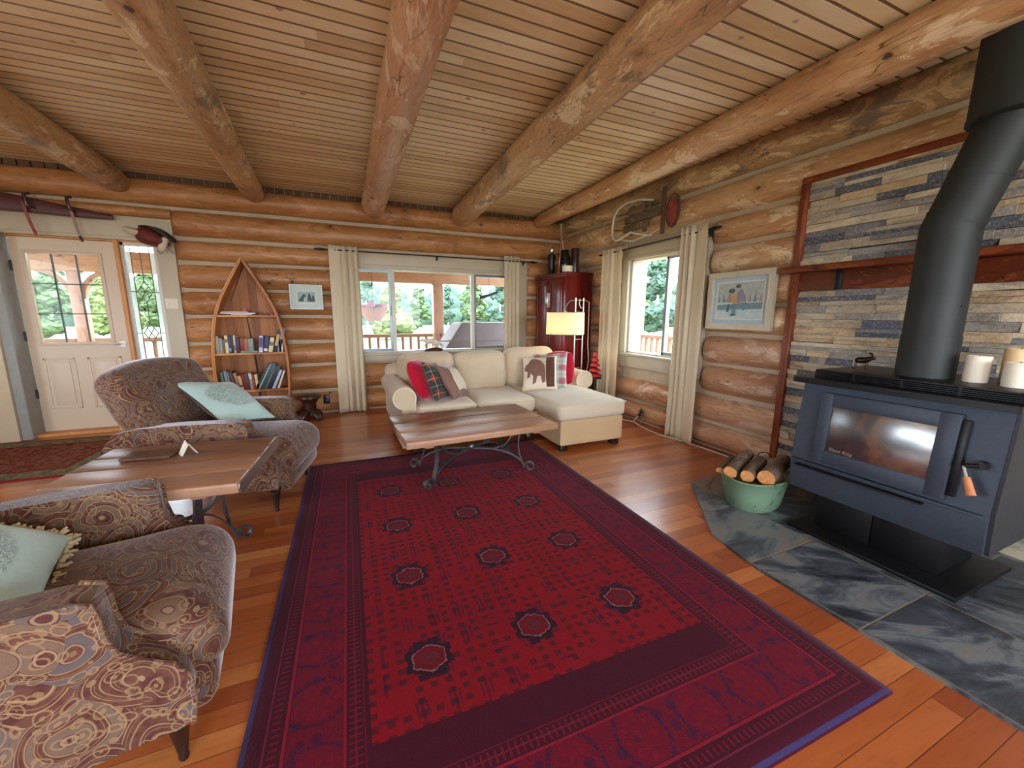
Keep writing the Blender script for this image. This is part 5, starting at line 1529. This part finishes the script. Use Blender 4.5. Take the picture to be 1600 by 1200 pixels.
# ------------------------------------------------------------------ armoire in the corner
ar = thing('armoire', 'tall dark red mahogany armoire in the corner behind the floor lamp', 'armoire', (3.04, 5.13, 0))
AX0, AX1, AY0, AY1, AH = 2.81, 3.235, 4.71, 5.585, 1.86
def A(name, mat, fn, parent=ar): 
    bm = B(); fn(bm); return obj(name, bm, mat, parent, world=True)
A('carcass', M['mahogany'], lambda bm: box(bm, (AX0, AY0, .06), (AX1, AY1, AH-.02), .008))
A('cornice', M['mahogany'], lambda bm: (box(bm, (AX0-.018, AY0-.018, AH-.03), (AX1, AY1+.015, AH), .008), box(bm, (AX0-.008, AY0-.008, AH-.055), (AX1, AY1+.006, AH-.03), .005)))
A('plinth', M['mahogany'], lambda bm: box(bm, (AX0-.01, AY0-.01, 0), (AX1, AY1, .10), .006))
for k, (y0, y1) in enumerate(((AY0+.06, 5.145), (5.155, AY1-.06))):
    d = A('door', M['mahogany'], lambda bm: box(bm, (AX0-.018, y0, .13), (AX0+.002, y1, AH-.08), .004))
    A('moulding', M['mahogany'], lambda bm: [box(bm, a, b, .004) for a, b in (((AX0-.026, y0+.04, .18), (AX0-.016, y0+.055, AH-.13)), ((AX0-.026, y1-.055, .18), (AX0-.016, y1-.04, AH-.13)), ((AX0-.026, y0+.04, .18), (AX0-.016, y1-.04, .195)), ((AX0-.026, y0+.04, AH-.145), (AX0-.016, y1-.04, AH-.13)))], d)
    yy = 5.125 if k == 0 else 5.175
    A('escutcheon', M['brushed'], lambda bm: (box(bm, (AX0-.024, yy-.016, 1.40), (AX0-.017, yy+.016, 1.60), .003), tube(bm, [(AX0-.02, yy, 1.56), (AX0-.045, yy, 1.54), (AX0-.045, yy, 1.46), (AX0-.02, yy, 1.44)], .005, 8)), d)
A('side_panel', M['mahogany'], lambda bm: [box(bm, a, b, .004) for a, b in (((AX0+.04, AY0-.010, .14), (AX0+.055, AY0+.002, AH-.10)), ((AX1-.055, AY0-.010, .14), (AX1-.04, AY0+.002, AH-.10)), ((AX0+.04, AY0-.010, .14), (AX1-.04, AY0+.002, .155)), ((AX0+.04, AY0-.010, AH-.115), (AX1-.04, AY0+.002, AH-.10)))])
# on top of the armoire
t = thing('wax_bowl', 'cream round jar on the front corner of the armoire', 'jar', (2.875, 4.79, AH+.001))
bm = B(); lathe(bm, [(.062, 0), (.070, .006), (.072, .075), (.066, .082), (.058, .082), (.056, .06), (.003, .055)], seg=30); obj('jar_wall', bm, M['wax'], t)
t = thing('flute', 'thin copper toned flute standing upright on the armoire', 'flute', (2.82, 4.93, AH+.001)); t.rotation_euler = (0, R(4), 0)
bm = B(); lathe(bm, [(.014, 0), (.016, .01), (.010, .02), (.010, .20), (.013, .205), (.013, .215), (.009, .22), (.009, .30), (.016, .305), (.017, .335), (.011, .345), (.008, .42), (.006, .50), (.003, .60), (.001, .62)], seg=16); obj('tube', bm, M['copper'], t)
bm = B()
for k in range(7): cyl(bm, (-.012, 0, .05+k*.035), (-.016, 0, .05+k*.035), .006, seg=10)
obj('key', bm, M['silver'], t)
t = thing('statuette', 'black statuette with a silver head at the left of the armoire top', 'statuette', (2.90, 5.28, AH+.001))
bm = B(); lathe(bm, [(.050, 0), (.055, .01), (.046, .03), (.052, .10), (.045, .18), (.058, .25), (.050, .29), (.020, .31)], seg=24); obj('robe', bm, M['black'], t)
bm = B(); lathe(bm, [(.012, .30), (.030, .315), (.040, .345), (.036, .375), (.012, .395)], seg=20); obj('head', bm, M['silver'], t)
t = thing('vase', 'glossy black vase behind the cream jar on the armoire', 'vase', (2.98, 5.05, AH+.001))
bm = B(); lathe(bm, [(.055, 0), (.075, .02), (.090, .12), (.085, .22), (.060, .28), (.052, .31), (.062, .325), (.055, .325), (.045, .30), (.004, .29)], seg=30); obj('vase_wall', bm, M['dark_gloss'], t)
t = thing('wooden_post', 'short brown wooden stump vase at the back of the armoire top', 'vase', (3.12, 5.00, AH+.001))
bm = B(); lathe(bm, [(.055, 0), (.06, .02), (.054, .15), (.06, .34), (.055, .35), (.04, .345), (.003, .33)], seg=22); obj('vase_wall', bm, M['carved'], t)

# ------------------------------------------------------------------ floor lamp
lp = thing('floor_lamp', 'floor lamp with two pale posts and a lit white drum shade by the armoire', 'lamp', (2.92, 4.50, 0))
def Lp(name, mat, fn, parent=lp):
    bm = B(); fn(bm); return obj(name, bm, mat, parent, world=True)
LX0, LX1, LY = 2.835, 2.955, 4.49
Lp('base', M['brushed'], lambda bm: (box(bm, (2.74, 4.40, 0), (3.06, 4.60, .018), .004)))
for xx in (LX0, LX1): Lp('post', M['brushed'], lambda bm: cyl(bm, (xx, LY, .016), (xx, LY, 1.515), .010, seg=14))
for z in (1.33, 1.26, .98, .60): Lp('rung', M['brushed'], lambda bm: cyl(bm, (LX0, LY, z), (LX1, LY, z), .006, seg=10))
Lp('swing_arm', M['brushed'], lambda bm: tube(bm, [(LX1+.02, LY, 1.485), (LX0, LY, 1.485), (LX0-.10, LY-.03, 1.475), (LX0-.17, LY-.07, 1.43), (2.60, 4.36, 1.375), (2.595, 4.34, 1.33)], .008, 10))
Lp('bow', M['letter'], lambda bm: tube(bm, [(2.885, LY-.02, 1.50), (2.87, LY-.03, 1.43), (2.90, LY-.03, 1.38), (2.935, LY-.03, 1.40), (2.935, LY-.02, 1.49)], .006, 8))
def shade_(bm):
    k = 48; rs = []
    for r, z in ((.236, 1.060), (.232, 1.325), (.229, 1.325), (.233, 1.060)): rs.append([(2.59+r*math.cos(2*PI*i/k), 4.33+r*math.sin(2*PI*i/k), z) for i in range(k)])
    rings(bm, rs, close=True)
sh_ = Lp('lamp_shade', M['shade'], shade_)
Lp('shade_rim', M['brushed'], lambda bm: (tube(bm, [(2.59+.235*math.cos(2*PI*i/48), 4.33+.235*math.sin(2*PI*i/48), 1.06) for i in range(48)], .003, 6, closed=True), tube(bm, [(2.59+.231*math.cos(2*PI*i/48), 4.33+.231*math.sin(2*PI*i/48), 1.325) for i in range(48)], .003, 6, closed=True)), sh_)
Lp('socket', M['letter'], lambda bm: (cyl(bm, (2.595, 4.34, 1.335), (2.595, 4.34, 1.25), .022, seg=16), tube(bm, [(2.36, 4.33, 1.32), (2.82, 4.33, 1.32)], .003, 6)))
g = G('bulb'); em = g.n('ShaderNodeEmission'); em.inputs[0].default_value = (1, .80, .50, 1); em.inputs[1].default_value = 8; g.t.links.new(em.outputs[0], g.out.inputs[0]); M['bulb'] = g.mat
Lp('bulb', M['bulb'], lambda bm: bmesh.ops.create_uvsphere(bm, u_segments=16, v_segments=10, radius=.03, matrix=Matrix.Translation((2.595, 4.34, 1.21))))
pl_ = D.lights.new('lamp_bulb_light', 'POINT'); pl_.energy = 3.2; pl_.color = (1, .82, .56); pl_.shadow_soft_size = .04
po = D.objects.new('lamp_bulb_light', pl_); COL.objects.link(po); po.location = (2.595, 4.34, 1.17)
Lp('cord', M['letter'], lambda bm: tube(bm, [(LX1+.02, LY, 1.485), (LX1+.09, LY+.01, 1.46), (LX1+.10, LY+.02, 1.2), (LX1+.10, LY+.02, .9), (LX1+.13, LY+.03, .7), (LX1+.10, LY+.03, .5), (LX1+.12, LY+.03, .02)], .004, 8))

# red tiered ornament on a little stand behind the sofa arm
t = thing('plant_stand', 'small dark round stand between the sofa arm and the armoire', 'stand', (3.06, 4.33, 0))
bm = B(); lathe(bm, [(.10, 0), (.10, .015), (.02, .03), (.018, .46), (.09, .475), (.09, .49), (.01, .49)], seg=24); obj('pedestal', bm, M['dark_leg'], t)
t = thing('tiered_ornament', 'red tiered ornament shaped like a little tree behind the lamp posts', 'ornament', (3.06, 4.33, .491))
for k in range(5):
    bm = B(); r = .088-.014*k; rs = []
    for q, z in ((.3, .0), (1.0, .012), (.9, .035), (.25, .065)): rs.append([(r*q*(1+.12*math.cos(8*2*PI*i/40))*math.cos(2*PI*i/40), r*q*(1+.12*math.cos(8*2*PI*i/40))*math.sin(2*PI*i/40), k*.066+z) for i in range(40)])
    rings(bm, rs); obj('tier', bm, M['red_gloss'], t)

# ------------------------------------------------------------------ old sled on the wall
sl_ = thing('antique_sled', 'old wooden sled with a bent metal front mounted above the right window', 'sled', (XR-.13, 3.75, 2.15))
SX = XR-.155
def Q(name, mat, fn): bm = B(); fn(bm); return obj(name, bm, mat, sl_, world=True)
Q('front_tube', M['tube_grey'], lambda bm: tube(bm, [(SX, 3.60, 2.525), (SX-.01, 3.80, 2.575), (SX-.02, 4.0, 2.585), (SX-.03, 4.14, 2.55), (SX-.035, 4.215, 2.46), (SX-.035, 4.235, 2.35), (SX-.035, 4.225, 2.24), (SX-.03, 4.17, 2.185), (SX-.02, 4.05, 2.205), (SX-.01, 3.92, 2.245), (SX, 3.76, 2.20), (SX, 3.60, 2.16)], .014, 10))
Q('lower_tube', M['tube_grey'], lambda bm: tube(bm, [(SX-.02, 4.10, 2.19), (SX-.01, 3.88, 2.14), (SX, 3.75, 2.16), (SX, 3.60, 2.175), (SX, 3.40, 2.225)], .008, 8))
for k, (y0, y1, z0) in enumerate(((3.62, 3.98, 2.435), (3.40, 4.03, 2.345), (3.62, 4.05, 2.255))):
    Q('slat', M['old_wood'], lambda bm: (box(bm, (SX-.02, y0, z0), (SX, y1, z0+.078), .004)))
for yy in (3.70, 3.92): Q('crossbar', M['old_wood'], lambda bm: box(bm, (SX, yy, 2.22), (SX+.03, yy+.04, 2.54), .004))
for z in (2.47, 2.30): Q('strut', M['dark_metal'], lambda bm: tube(bm, [(SX-.03, 4.20, z+.01), (SX-.02, 4.08, z-.01), (SX-.01, 3.97, z)], .005, 8))
Q('steering_bar', M['old_dark'], lambda bm: box(bm, (SX-.045, 3.37, 2.135), (SX-.018, 3.415, 2.60), .006))
def wheel(bm):
    P_ = [(SX-.01, 3.285+.085*math.cos(a), 2.345+.155*math.sin(a)) for a in [2*PI*i/28 for i in range(28)]]
    tube(bm, P_, .011, 8, closed=True)
Q('hoop', M['old_dark'], wheel)
Q('hoop_plate', M['rust_red'], lambda bm: prism(bm, circ(3.30, 2.345, .072, .135, 24), SX-.006, SX+.010, 'x'))
Q('boss', M['rust_red'], lambda bm: cyl(bm, (SX-.03, 3.30, 2.40), (SX, 3.30, 2.40), .035, seg=20))
Q('hanger', M['dark_metal'], lambda bm: (cyl(bm, (SX+.0, 3.80, 2.38), (XR-.02, 3.80, 2.38), .008, seg=8), cyl(bm, (SX+.0, 3.39, 2.40), (XR-.02, 3.39, 2.40), .008, seg=8)))

# ------------------------------------------------------------------ above and beside the front door
t = thing('leather_case', 'long dark reddish case tapering to the right above the front door', 'case', (-2.55, 5.57, 2.23))
bm = B(); rs = []; n = 26
for i in range(n+1):
    u = i/n; x = -3.25+u*1.20; h = .105*(1-.78*u**1.3); zc_ = 2.345-.04*u*2.0+.010*math.sin(u*5)
    rs.append([(x, 5.585+.022*(1-.5*u)*math.cos(a), zc_+h*math.sin(a)) for a in [2*PI*k/14 for k in range(14)]])
rings(bm, rs); obj('sheath', bm, M['leather'], t, world=True)
for x in (-2.66, -2.36):
    bm = B(); tube(bm, [(x, 5.60, 2.42), (x, 5.53, 2.40), (x+.01, 5.52, 2.30), (x+.03, 5.545, 2.28)], .014, 8); obj('peg', bm, M['carved'], t, world=True)
for x, z1_, mt in ((-2.665, 2.07, 'rust_red'), (-2.335, 2.035, 'pole_pink')):
    t2 = thing('hanging_strap', 'reddish strap hanging from the case above the door, left one' if mt == 'rust_red' else 'grey strap with a black tip hanging from the case above the door', 'strap', (x, 5.56, z1_), 0, 'straps hanging above the door')
    bm = B(); ribbon(bm, [(x-.02, 5.55, 2.33), (x-.005, 5.545, 2.22), (x+.01, 5.55, z1_+.05), (x+.02, 5.555, z1_)], (1, 0, 0), .022, .006); obj('strap', bm, M[mt], t2, world=True)
    bm = B(); tube(bm, [(x+.015, 5.553, z1_+.01), (x+.025, 5.553, z1_-.015), (x+.03, 5.555, z1_-.045)], [.009, .013, .006], 10); obj('tip', bm, M['black'] if mt != 'rust_red' else M['rust_red'], t2, world=True)
# cap hanging on the corner of the header board
t = thing('riding_cap', 'dark cap with a pale peak hanging at the top right of the door frame', 'cap', (-1.77, 5.56, 1.96))
CM = Matrix.Translation((-1.755, 5.555, 2.075)) @ Matrix.Rotation(R(-4), 4, 'Z') @ Matrix.Rotation(R(22), 4, 'Y')
bm = B(); v = bmesh.ops.create_uvsphere(bm, u_segments=30, v_segments=18, radius=1)['verts']
for q in v:
    x, y, z = q.co; q.co = Vector((x*.15*(1+.10*x), y*.085, z*.085*(1-.25*x)))
bmesh.ops.transform(bm, matrix=CM, verts=bm.verts); obj('crown', bm, M['cap_red'], t, world=True)
bm = B(); v = bmesh.ops.create_uvsphere(bm, u_segments=24, v_segments=14, radius=1)['verts']
for q in v:
    x, y, z = q.co; q.co = Vector((x*.105-.135, y*.075, z*.040+.02*x*x+.012))
bmesh.ops.transform(bm, matrix=CM @ Matrix.Rotation(R(-8), 4, 'Y'), verts=bm.verts); obj('peak', bm, M['cap_white'], t, world=True)
bm = B(); rs = []
for i in range(21):
    u = i/20; x = -.13+.32*u; z = .075+.045*math.sin(u*PI)-.02*u; rs.append([(x, -.075*math.sin(u*PI)-.005, z), (x, .06, z+.012), (x, .06, z-.006), (x, -.075*math.sin(u*PI)-.005, z-.02)])
rings(bm, rs); bmesh.ops.transform(bm, matrix=CM, verts=bm.verts); obj('brim', bm, M['cap_dark'], t, world=True)
bm = B(); puff(bm, .07, .05, .12, .02, m=CM @ TR((.125, -.03, -.02))); obj('ear_band', bm, M['cap_white'], t, world=True)
bm = B()
tube(bm, [(-1.625, 5.52, 1.99), (-1.66, 5.53, 1.94), (-1.69, 5.54, 1.91), (-1.71, 5.54, 1.95)], .003, 6); tube(bm, [(-1.625, 5.52, 1.99), (-1.60, 5.53, 1.95), (-1.575, 5.54, 1.915), (-1.585, 5.54, 1.95)], .003, 6)
tube(bm, [(-1.60, 5.52, 2.07), (-1.585, 5.52, 2.03), (-1.60, 5.52, 1.995), (-1.64, 5.53, 2.0)], .003, 6)
obj('chin_cord', bm, M['old_dark'], t, world=True)
bm = B(); cyl(bm, (-1.74, 5.60, 2.10), (-1.74, 5.66, 2.10), .006, seg=8); obj('hook', bm, M['dark_metal'], t, world=True)

# switches and sockets
t = thing('light_switch', 'cream double light switch plate on the trim right of the sidelight', 'light switch', (-1.69, YT, 1.336))
bm = B(); box(bm, (-1.748, YT-.008, 1.336), (-1.632, YT, 1.450), .004); obj('plate', bm, M['white_plastic'], t, world=True)
for x in (-1.715, -1.665): bm = B(); box(bm, (x-.005, YT-.018, 1.383), (x+.005, YT-.006, 1.405), .002); obj('toggle', bm, M['white_plastic'], t, world=True)
t = thing('wall_socket', 'black wall socket low on the back wall beside the carved stool', 'socket', (-.2, YB-.075, .14))
bm = B(); box(bm, (-.240, YB-.104, .135), (-.160, YB-.07, .250), .004); obj('plate', bm, M['black_plastic'], t, world=True)
for z in (.17, .215): bm = B(); box(bm, (-.216, YB-.107, z-.016), (-.184, YB-.103, z+.016), .003); obj('outlet', bm, M['black'], t, world=True)
t = thing('wall_socket', 'tilted grey wall socket under the right window', 'socket', (XR-.085, 3.64, .08)); 
TM = Matrix.Translation((XR-.100, 3.635, .137)) @ Matrix.Rotation(R(28), 4, 'X')
bm = B(); box(bm, (-.006, -.036, -.058), (.012, .036, .058), .003, 2, TM); obj('plate', bm, M['grey_plate'], t, world=True)
for z in (-.022, .022): bm = B(); box(bm, (-.010, -.016, z-.014), (-.005, .016, z+.014), .002, 2, TM); obj('outlet', bm, M['black'], t, world=True)
bm = B(); tube(bm, [(3.10, 4.47, .012), (3.17, 4.3, .010), (3.21, 4.05, .008), (3.20, 3.88, .008), (3.205, 3.7, .030), (3.20, 3.58, .008), (3.17, 3.4, .008), (3.165, 3.22, .008), (3.20, 3.0, .008), (3.225, 2.9, .008), (3.24, 2.6, .008), (3.25, 2.3, .008)], .006, 8)
tag(obj('extension_cord', bm, M['letter']), 'white cord running along the floor below the right window', 'cord')
bm = B(); tube(bm, [(3.205, 3.7, .030), (3.23, 3.70, .06), (3.255, 3.68, .10)], .004, 8); tag(obj('plug_cord', bm, M['letter']), 'short white cord rising to the tilted wall socket', 'cord')

# animal sculpture on the sill
t = thing('animal_sculpture', 'small pale sculpture of two running animals on the window sill behind the sofa', 'sculpture', (1.20, 5.635, .773))
bm = B()
def beast(ox, oz, s, fl=1):
    tube(bm, [(ox-.085*s, 0, oz+.10*s), (ox-.05*s, 0, oz+.115*s), (ox, 0, oz+.105*s), (ox+.05*s, 0, oz+.11*s), (ox+.09*s, 0, oz+.09*s), (ox+.15*s, 0, oz+.05*s)], [.014*s, .030*s, .030*s, .028*s, .018*s, .004*s], 12)
    tube(bm, [(ox-.07*s, 0, oz+.11*s), (ox-.11*s, 0, oz+.12*s), (ox-.14*s, 0, oz+.105*s)], [.020*s, .018*s, .008*s], 10)
    for x, dx in ((-.04, -.05), (-.025, .02), (.05, -.02), (.065, .05)):
        tube(bm, [(ox+x*s, 0, oz+.09*s), (ox+(x+dx*.6)*s, 0, oz+.05*s), (ox+(x+dx)*s, 0, oz+.005)], [.014*s, .007*s, .006*s], 8)
    for q in (-1, 1): tube(bm, [(ox-.10*s, q*.008, oz+.13*s), (ox-.085*s, q*.02, oz+.16*s)], [.006*s, .002*s], 6)
beast(-.03, .045, 1.0); beast(.06, .03, .8)
o = obj('animals', bm, M['sculpt'], t)
bm = B(); puff(bm, .26, .07, .035, .016, amp=.008, m=TR((.02, 0, .018))); obj('rock_base', bm, M['carved'], t)
# ------------------------------------------------------------------ outdoors
bm = B(); box(bm, (-9, YB+.2, -.14), (6.3, 8.45, -.06)); box(bm, (XR+.22, -3, -.14), (6.3, YB+.2, -.06))
o = obj('porch_deck', bm, M['deck'], smooth=0, kind='structure'); o['label'] = 'porch deck outside the windows'; o['category'] = 'deck'
bm = B()
for a in range(60):
    pass
n = 28; gv = [[bm.verts.new((-260+520*i/n, 8.6+(-8.6-60) + 480*j/n, -.7-.8*math.exp(-((j/n)*3)**2)*0)) for j in range(n+1)] for i in range(n+1)]
for i in range(n):
    for j in range(n): bm.faces.new((gv[i][j], gv[i+1][j], gv[i+1][j+1], gv[i][j+1]))
o = obj('ground_outside', bm, M['meadow'], kind='structure'); o['label'] = 'pale green meadow beyond the porch'; o['category'] = 'ground'
bm = B(); rs = []
nh = 80
for k, (dy, zz) in enumerate(((-30, -5), (0, 0), (60, .55), (130, 1.0), (300, .9))):
    row = []
    for i in range(nh+1):
        x = -420+840*i/nh
        hgt = 30+12*mnoise.noise(Vector((x*.010, 1.3, 0)))+16*mnoise.noise(Vector((x*.0042, 7.3, 0)))+4*mnoise.noise(Vector((x*.05, 2, 0)))
        hgt += 40*math.exp(-((x-(-30))/30)**2)*0
        row.append(bm.verts.new((x, 330+dy+.12*abs(x)*0, (hgt*zz if k else -2))))
    rs.append(row)
for a in range(len(rs)-1):
    for i in range(nh): bm.faces.new((rs[a][i], rs[a][i+1], rs[a+1][i+1], rs[a+1][i]))
o = obj('hills_outside', bm, M['hill'], kind='structure'); o['label'] = 'hazy blue hills beyond the trees'; o['category'] = 'hills'
# porch roof beam and roof
bm = B(); box(bm, (-9, 8.05, 1.89), (5.86, 8.25, 2.20), .01); o = obj('porch_beam', bm, M['porch_wood'])
tag(o, 'long pinkish timber beam across the porch front, seen through the wide window', 'beam')
bm = B(); box(bm, (-9, YB+.2, 2.72), (6.4, 8.7, 2.80)); o = obj('porch_roof', bm, M['porch_wood'], smooth=0, kind='structure'); o['label'] = 'boarded porch roof'; o['category'] = 'roof'
def post(x, y, w, ztop, label):
    bm = B(); box(bm, (x-w/2, y-w/2, -.06), (x+w/2, y+w/2, ztop), .01)
    o = obj('porch_post', bm, M['porch_post']); tag(o, label, 'post', 'square porch posts')
post(1.87, 8.15, .20, 1.89, 'square porch post seen through the middle of the wide window')
post(-3.53, 8.15, .15, 1.89, 'square porch post seen through the front door window')
post(5.75, 6.75, .24, 2.715, 'square porch post at the corner, seen through the right window')
# arched braces by the door post
for s, lb in ((-1, 'left'), (1, 'right')):
    bm = B(); pts = [(-3.53+s*(.06+.36*(1-math.cos(a))), 8.15, 1.50+.40*math.sin(a)) for a in [i/10*PI/2 for i in range(11)]]
    ribbon(bm, pts, (0, 1, 0), .07, .06); o = obj('porch_brace', bm, M['porch_post']); tag(o, 'curved timber brace on the %s side of the post seen through the front door' % lb, 'brace', 'curved porch braces')
def railing(p0, p1, label):
    a = Vector(p0); b = Vector(p1); L = (b-a).length; t = thing('porch_railing', label, 'railing', p0, math.atan2(b.y-a.y, b.x-a.x), 'porch railings')
    bm = B(); box(bm, (0, -.05, .90), (L, .05, .965), .006); obj('top_rail', bm, M['rail_wood'], t)
    bm = B(); box(bm, (0, -.03, .08), (L, .03, .14), .006); obj('bottom_rail', bm, M['rail_wood'], t)
    x = .08
    while x < L-.04:
        bm = B(); box(bm, (x-.022, -.022, .14), (x+.022, .022, .90)); obj('baluster', bm, M['rail_wood'], t, smooth=0); x += .155
railing((-6.2, 8.15, -.06), (-3.64, 8.15, -.06), 'pale porch railing far left, seen through the front door window')
railing((-3.42, 8.15, -.06), (1.75, 8.15, -.06), 'pale porch railing with balusters left of the middle post, behind the wide window')
railing((1.99, 8.15, -.06), (5.6, 8.15, -.06), 'pale porch railing right of the middle post, behind the covered grill')
railing((5.75, 6.90, -.06), (5.75, 8.05, -.06), 'short side porch railing seen through the right window')
railing((5.75, 1.2, -.06), (5.75, 6.6, -.06), 'long side porch railing seen through the right window')
# covered barbecue
t = thing('barbecue', 'covered barbecue in a pale grey fabric cover outside the wide window', 'barbecue', (2.55, 7.25, -.06))
bm = B()
prof = [(-1.02, 0), (-1.0, .62), (-.86, .74), (-.55, 1.17), (-.50, 1.20), (.72, 1.20), (.80, 1.15), (1.0, .72), (1.02, 0)]
rs = []
for y, s in ((-.36, .92), (-.33, 1.0), (.33, 1.0), (.36, .92)):
    rs.append([(x*s, y, z*(.98 if s < 1 else 1)+.01*math.sin(x*9)) for x, z in prof])
rings(bm, rs); bevel_all(bm, .03, 3); obj('cover', bm, M['grill_cover'], t)
bm = B(); box(bm, (-.99, -.37, .88), (.99, -.355, .90)); obj('seam', bm, M['grill_cover'], t)
bm = B()
for i in range(8): box(bm, (-.62+i*.045, -.375, .60), (-.60+i*.045, -.362, .66))
obj('vent_slot', bm, M['black'], t)
# hanging basket
t = thing('hanging_basket', 'hanging wicker basket of pink flowers outside the left part of the wide window', 'flower basket', (.59, 7.6, 1.17))
bm = B(); lathe(bm, [(.11, 0), (.13, .01), (.245, .20), (.25, .23), (.235, .23), (.12, .03)], seg=30); obj('basket', bm, M['basket'], t)
bm = B(); rnd = random.Random(3)
for i in range(60):
    a = rnd.uniform(0, 2*PI); q = rnd.uniform(0, .23); c = Vector((q*math.cos(a), q*math.sin(a), .24+rnd.uniform(0, .09)*(1-q/.3)))
    bmesh.ops.create_icosphere(bm, subdivisions=1, radius=rnd.uniform(.02, .04), matrix=Matrix.Translation(c))
obj('flowers', bm, M['petal'], t, kind='stuff')
bm = B()
for i in range(40):
    a = rnd.uniform(0, 2*PI); q = rnd.uniform(.05, .26); c = Vector((q*math.cos(a), q*math.sin(a), .21+rnd.uniform(0, .06)))
    bmesh.ops.create_icosphere(bm, subdivisions=1, radius=rnd.uniform(.02, .035), matrix=Matrix.Translation(c))
obj('foliage', bm, M['leaf3'], t, kind='stuff')
for i in range(3):
    a = 2*PI*i/3+.4; bm = B(); tube(bm, [(.24*math.cos(a), .24*math.sin(a), .22), (0, 0, .66)], .004, 6); obj('chain', bm, M['dark_metal'], t)
bm = B(); tube(bm, [(0, 0, .66), (0, 0, 1.55)], .004, 6); obj('hook_wire', bm, M['dark_metal'], t)
# a wind-vane like ornament hanging outside
t = thing('wind_chime', 'small grey metal fish-like ornament hanging outside the wide window, right side', 'ornament', (2.62, 7.3, 1.62))
bm = B(); prism(bm, [(-.16, -.09), (-.13, 0), (-.17, .06), (-.10, .02), (.06, .06), (.22, .12), (.22, .07), (.08, .02), (-.06, -.03), (-.12, -.04)], -.008, .008, 'y'); obj('body', bm, M['dark_metal'], t)
bm = B(); tube(bm, [(.05, 0, .05), (.05, 0, 1.1)], .003, 6); obj('cord', bm, M['dark_metal'], t)

# trees beyond the porch
rnd = random.Random(11)
def tree_proto(i, mat, w, h):
    t = thing('tree', None, 'tree', (0, 0, 0))
    bm = B(); tube(bm, [(0, 0, 0), (.1, 0, h*.35), (-.05, .1, h*.8)], [.16, .12, .05], 8); obj('trunk', bm, M['trunk'], t)
    bm = B(); r2 = random.Random(50+i)
    for k in range(22):
        zz = r2.uniform(.22, 1.0); q = w*(1.05-zz)*r2.uniform(.2, 1)*.9; a = r2.uniform(0, 2*PI); rad = w*r2.uniform(.28, .5)*(1.25-zz*.7)
        v0 = len(bm.verts); bmesh.ops.create_icosphere(bm, subdivisions=4, radius=rad, matrix=Matrix.Translation((q*math.cos(a), q*math.sin(a), zz*h)))
    for v in bm.verts:
        nv = mnoise.noise_vector(v.co*1.6)*.35+mnoise.noise_vector(v.co*6.0)*.26; v.co += nv
    obj('crown', bm, mat, t, smooth=170)
    return t
protos = [tree_proto(0, M['leaf'], 2.2, 8), tree_proto(1, M['leaf2'], 2.6, 6.5), tree_proto(2, M['leaf3'], 1.7, 9)]
LB = ('rounded mid green tree in the row beyond the porch', 'yellow-green spreading tree in the row beyond the porch', 'narrow blue-green tree in the row beyond the porch')
k = 0
spots = []
for i in range(22):
    ang = -36+i*3.6+rnd.uniform(-.5, .5); dist = (34, 44, 56)[i % 3]+rnd.uniform(-2, 2)
    spots.append((dist*math.sin(R(ang)), dist*math.cos(R(ang))))
for i in range(6):
    ang = 43+i*5.0; dist = (27, 36)[i % 2]
    spots.append((dist*math.sin(R(ang)), dist*math.cos(R(ang))))
for i, (x, y) in enumerate(spots):
    p = rnd.randrange(3); t = protos[p] if 'used' not in protos[p] else copy_tree(protos[p])
    if 'used' not in protos[p]: protos[p]['used'] = 1
    s = rnd.uniform(.55, .85)
    t.location = (x, y, -.75); t.scale = (s*1.25, s*1.25, s); t.rotation_euler.z = rnd.uniform(0, 6)
    t['label'] = LB[p]; t['group'] = ('mid green trees beyond the porch', 'yellow-green trees beyond the porch', 'blue-green trees beyond the porch')[p]
# the forest edge far behind them: nobody could count it
bm = B(); r3 = random.Random(77)
for i in range(150):
    ang = R(-42+i*.78+r3.uniform(-.3, .3)); dist = r3.uniform(74, 96); x, y = dist*math.sin(ang), dist*math.cos(ang)
    hh = r3.uniform(5.0, 8.5)
    for k in range(3):
        zz = hh*(.22+.26*k); rad = (1.9-.45*k)*r3.uniform(.8, 1.15)
        bmesh.ops.create_icosphere(bm, subdivisions=2, radius=rad, matrix=Matrix.Translation((x+r3.uniform(-.5, .5), y, zz-.7)) @ Matrix.Diagonal((1, 1, 1.35, 1)))
for v in bm.verts: v.co += mnoise.noise_vector(v.co*.9)*.55
o = obj('forest_edge', bm, M['leaf3'], smooth=170); tag(o, 'hazy line of distant forest below the hills', 'forest', kind='stuff')
for o in D.objects:
    if 'used' in o: del o['used']
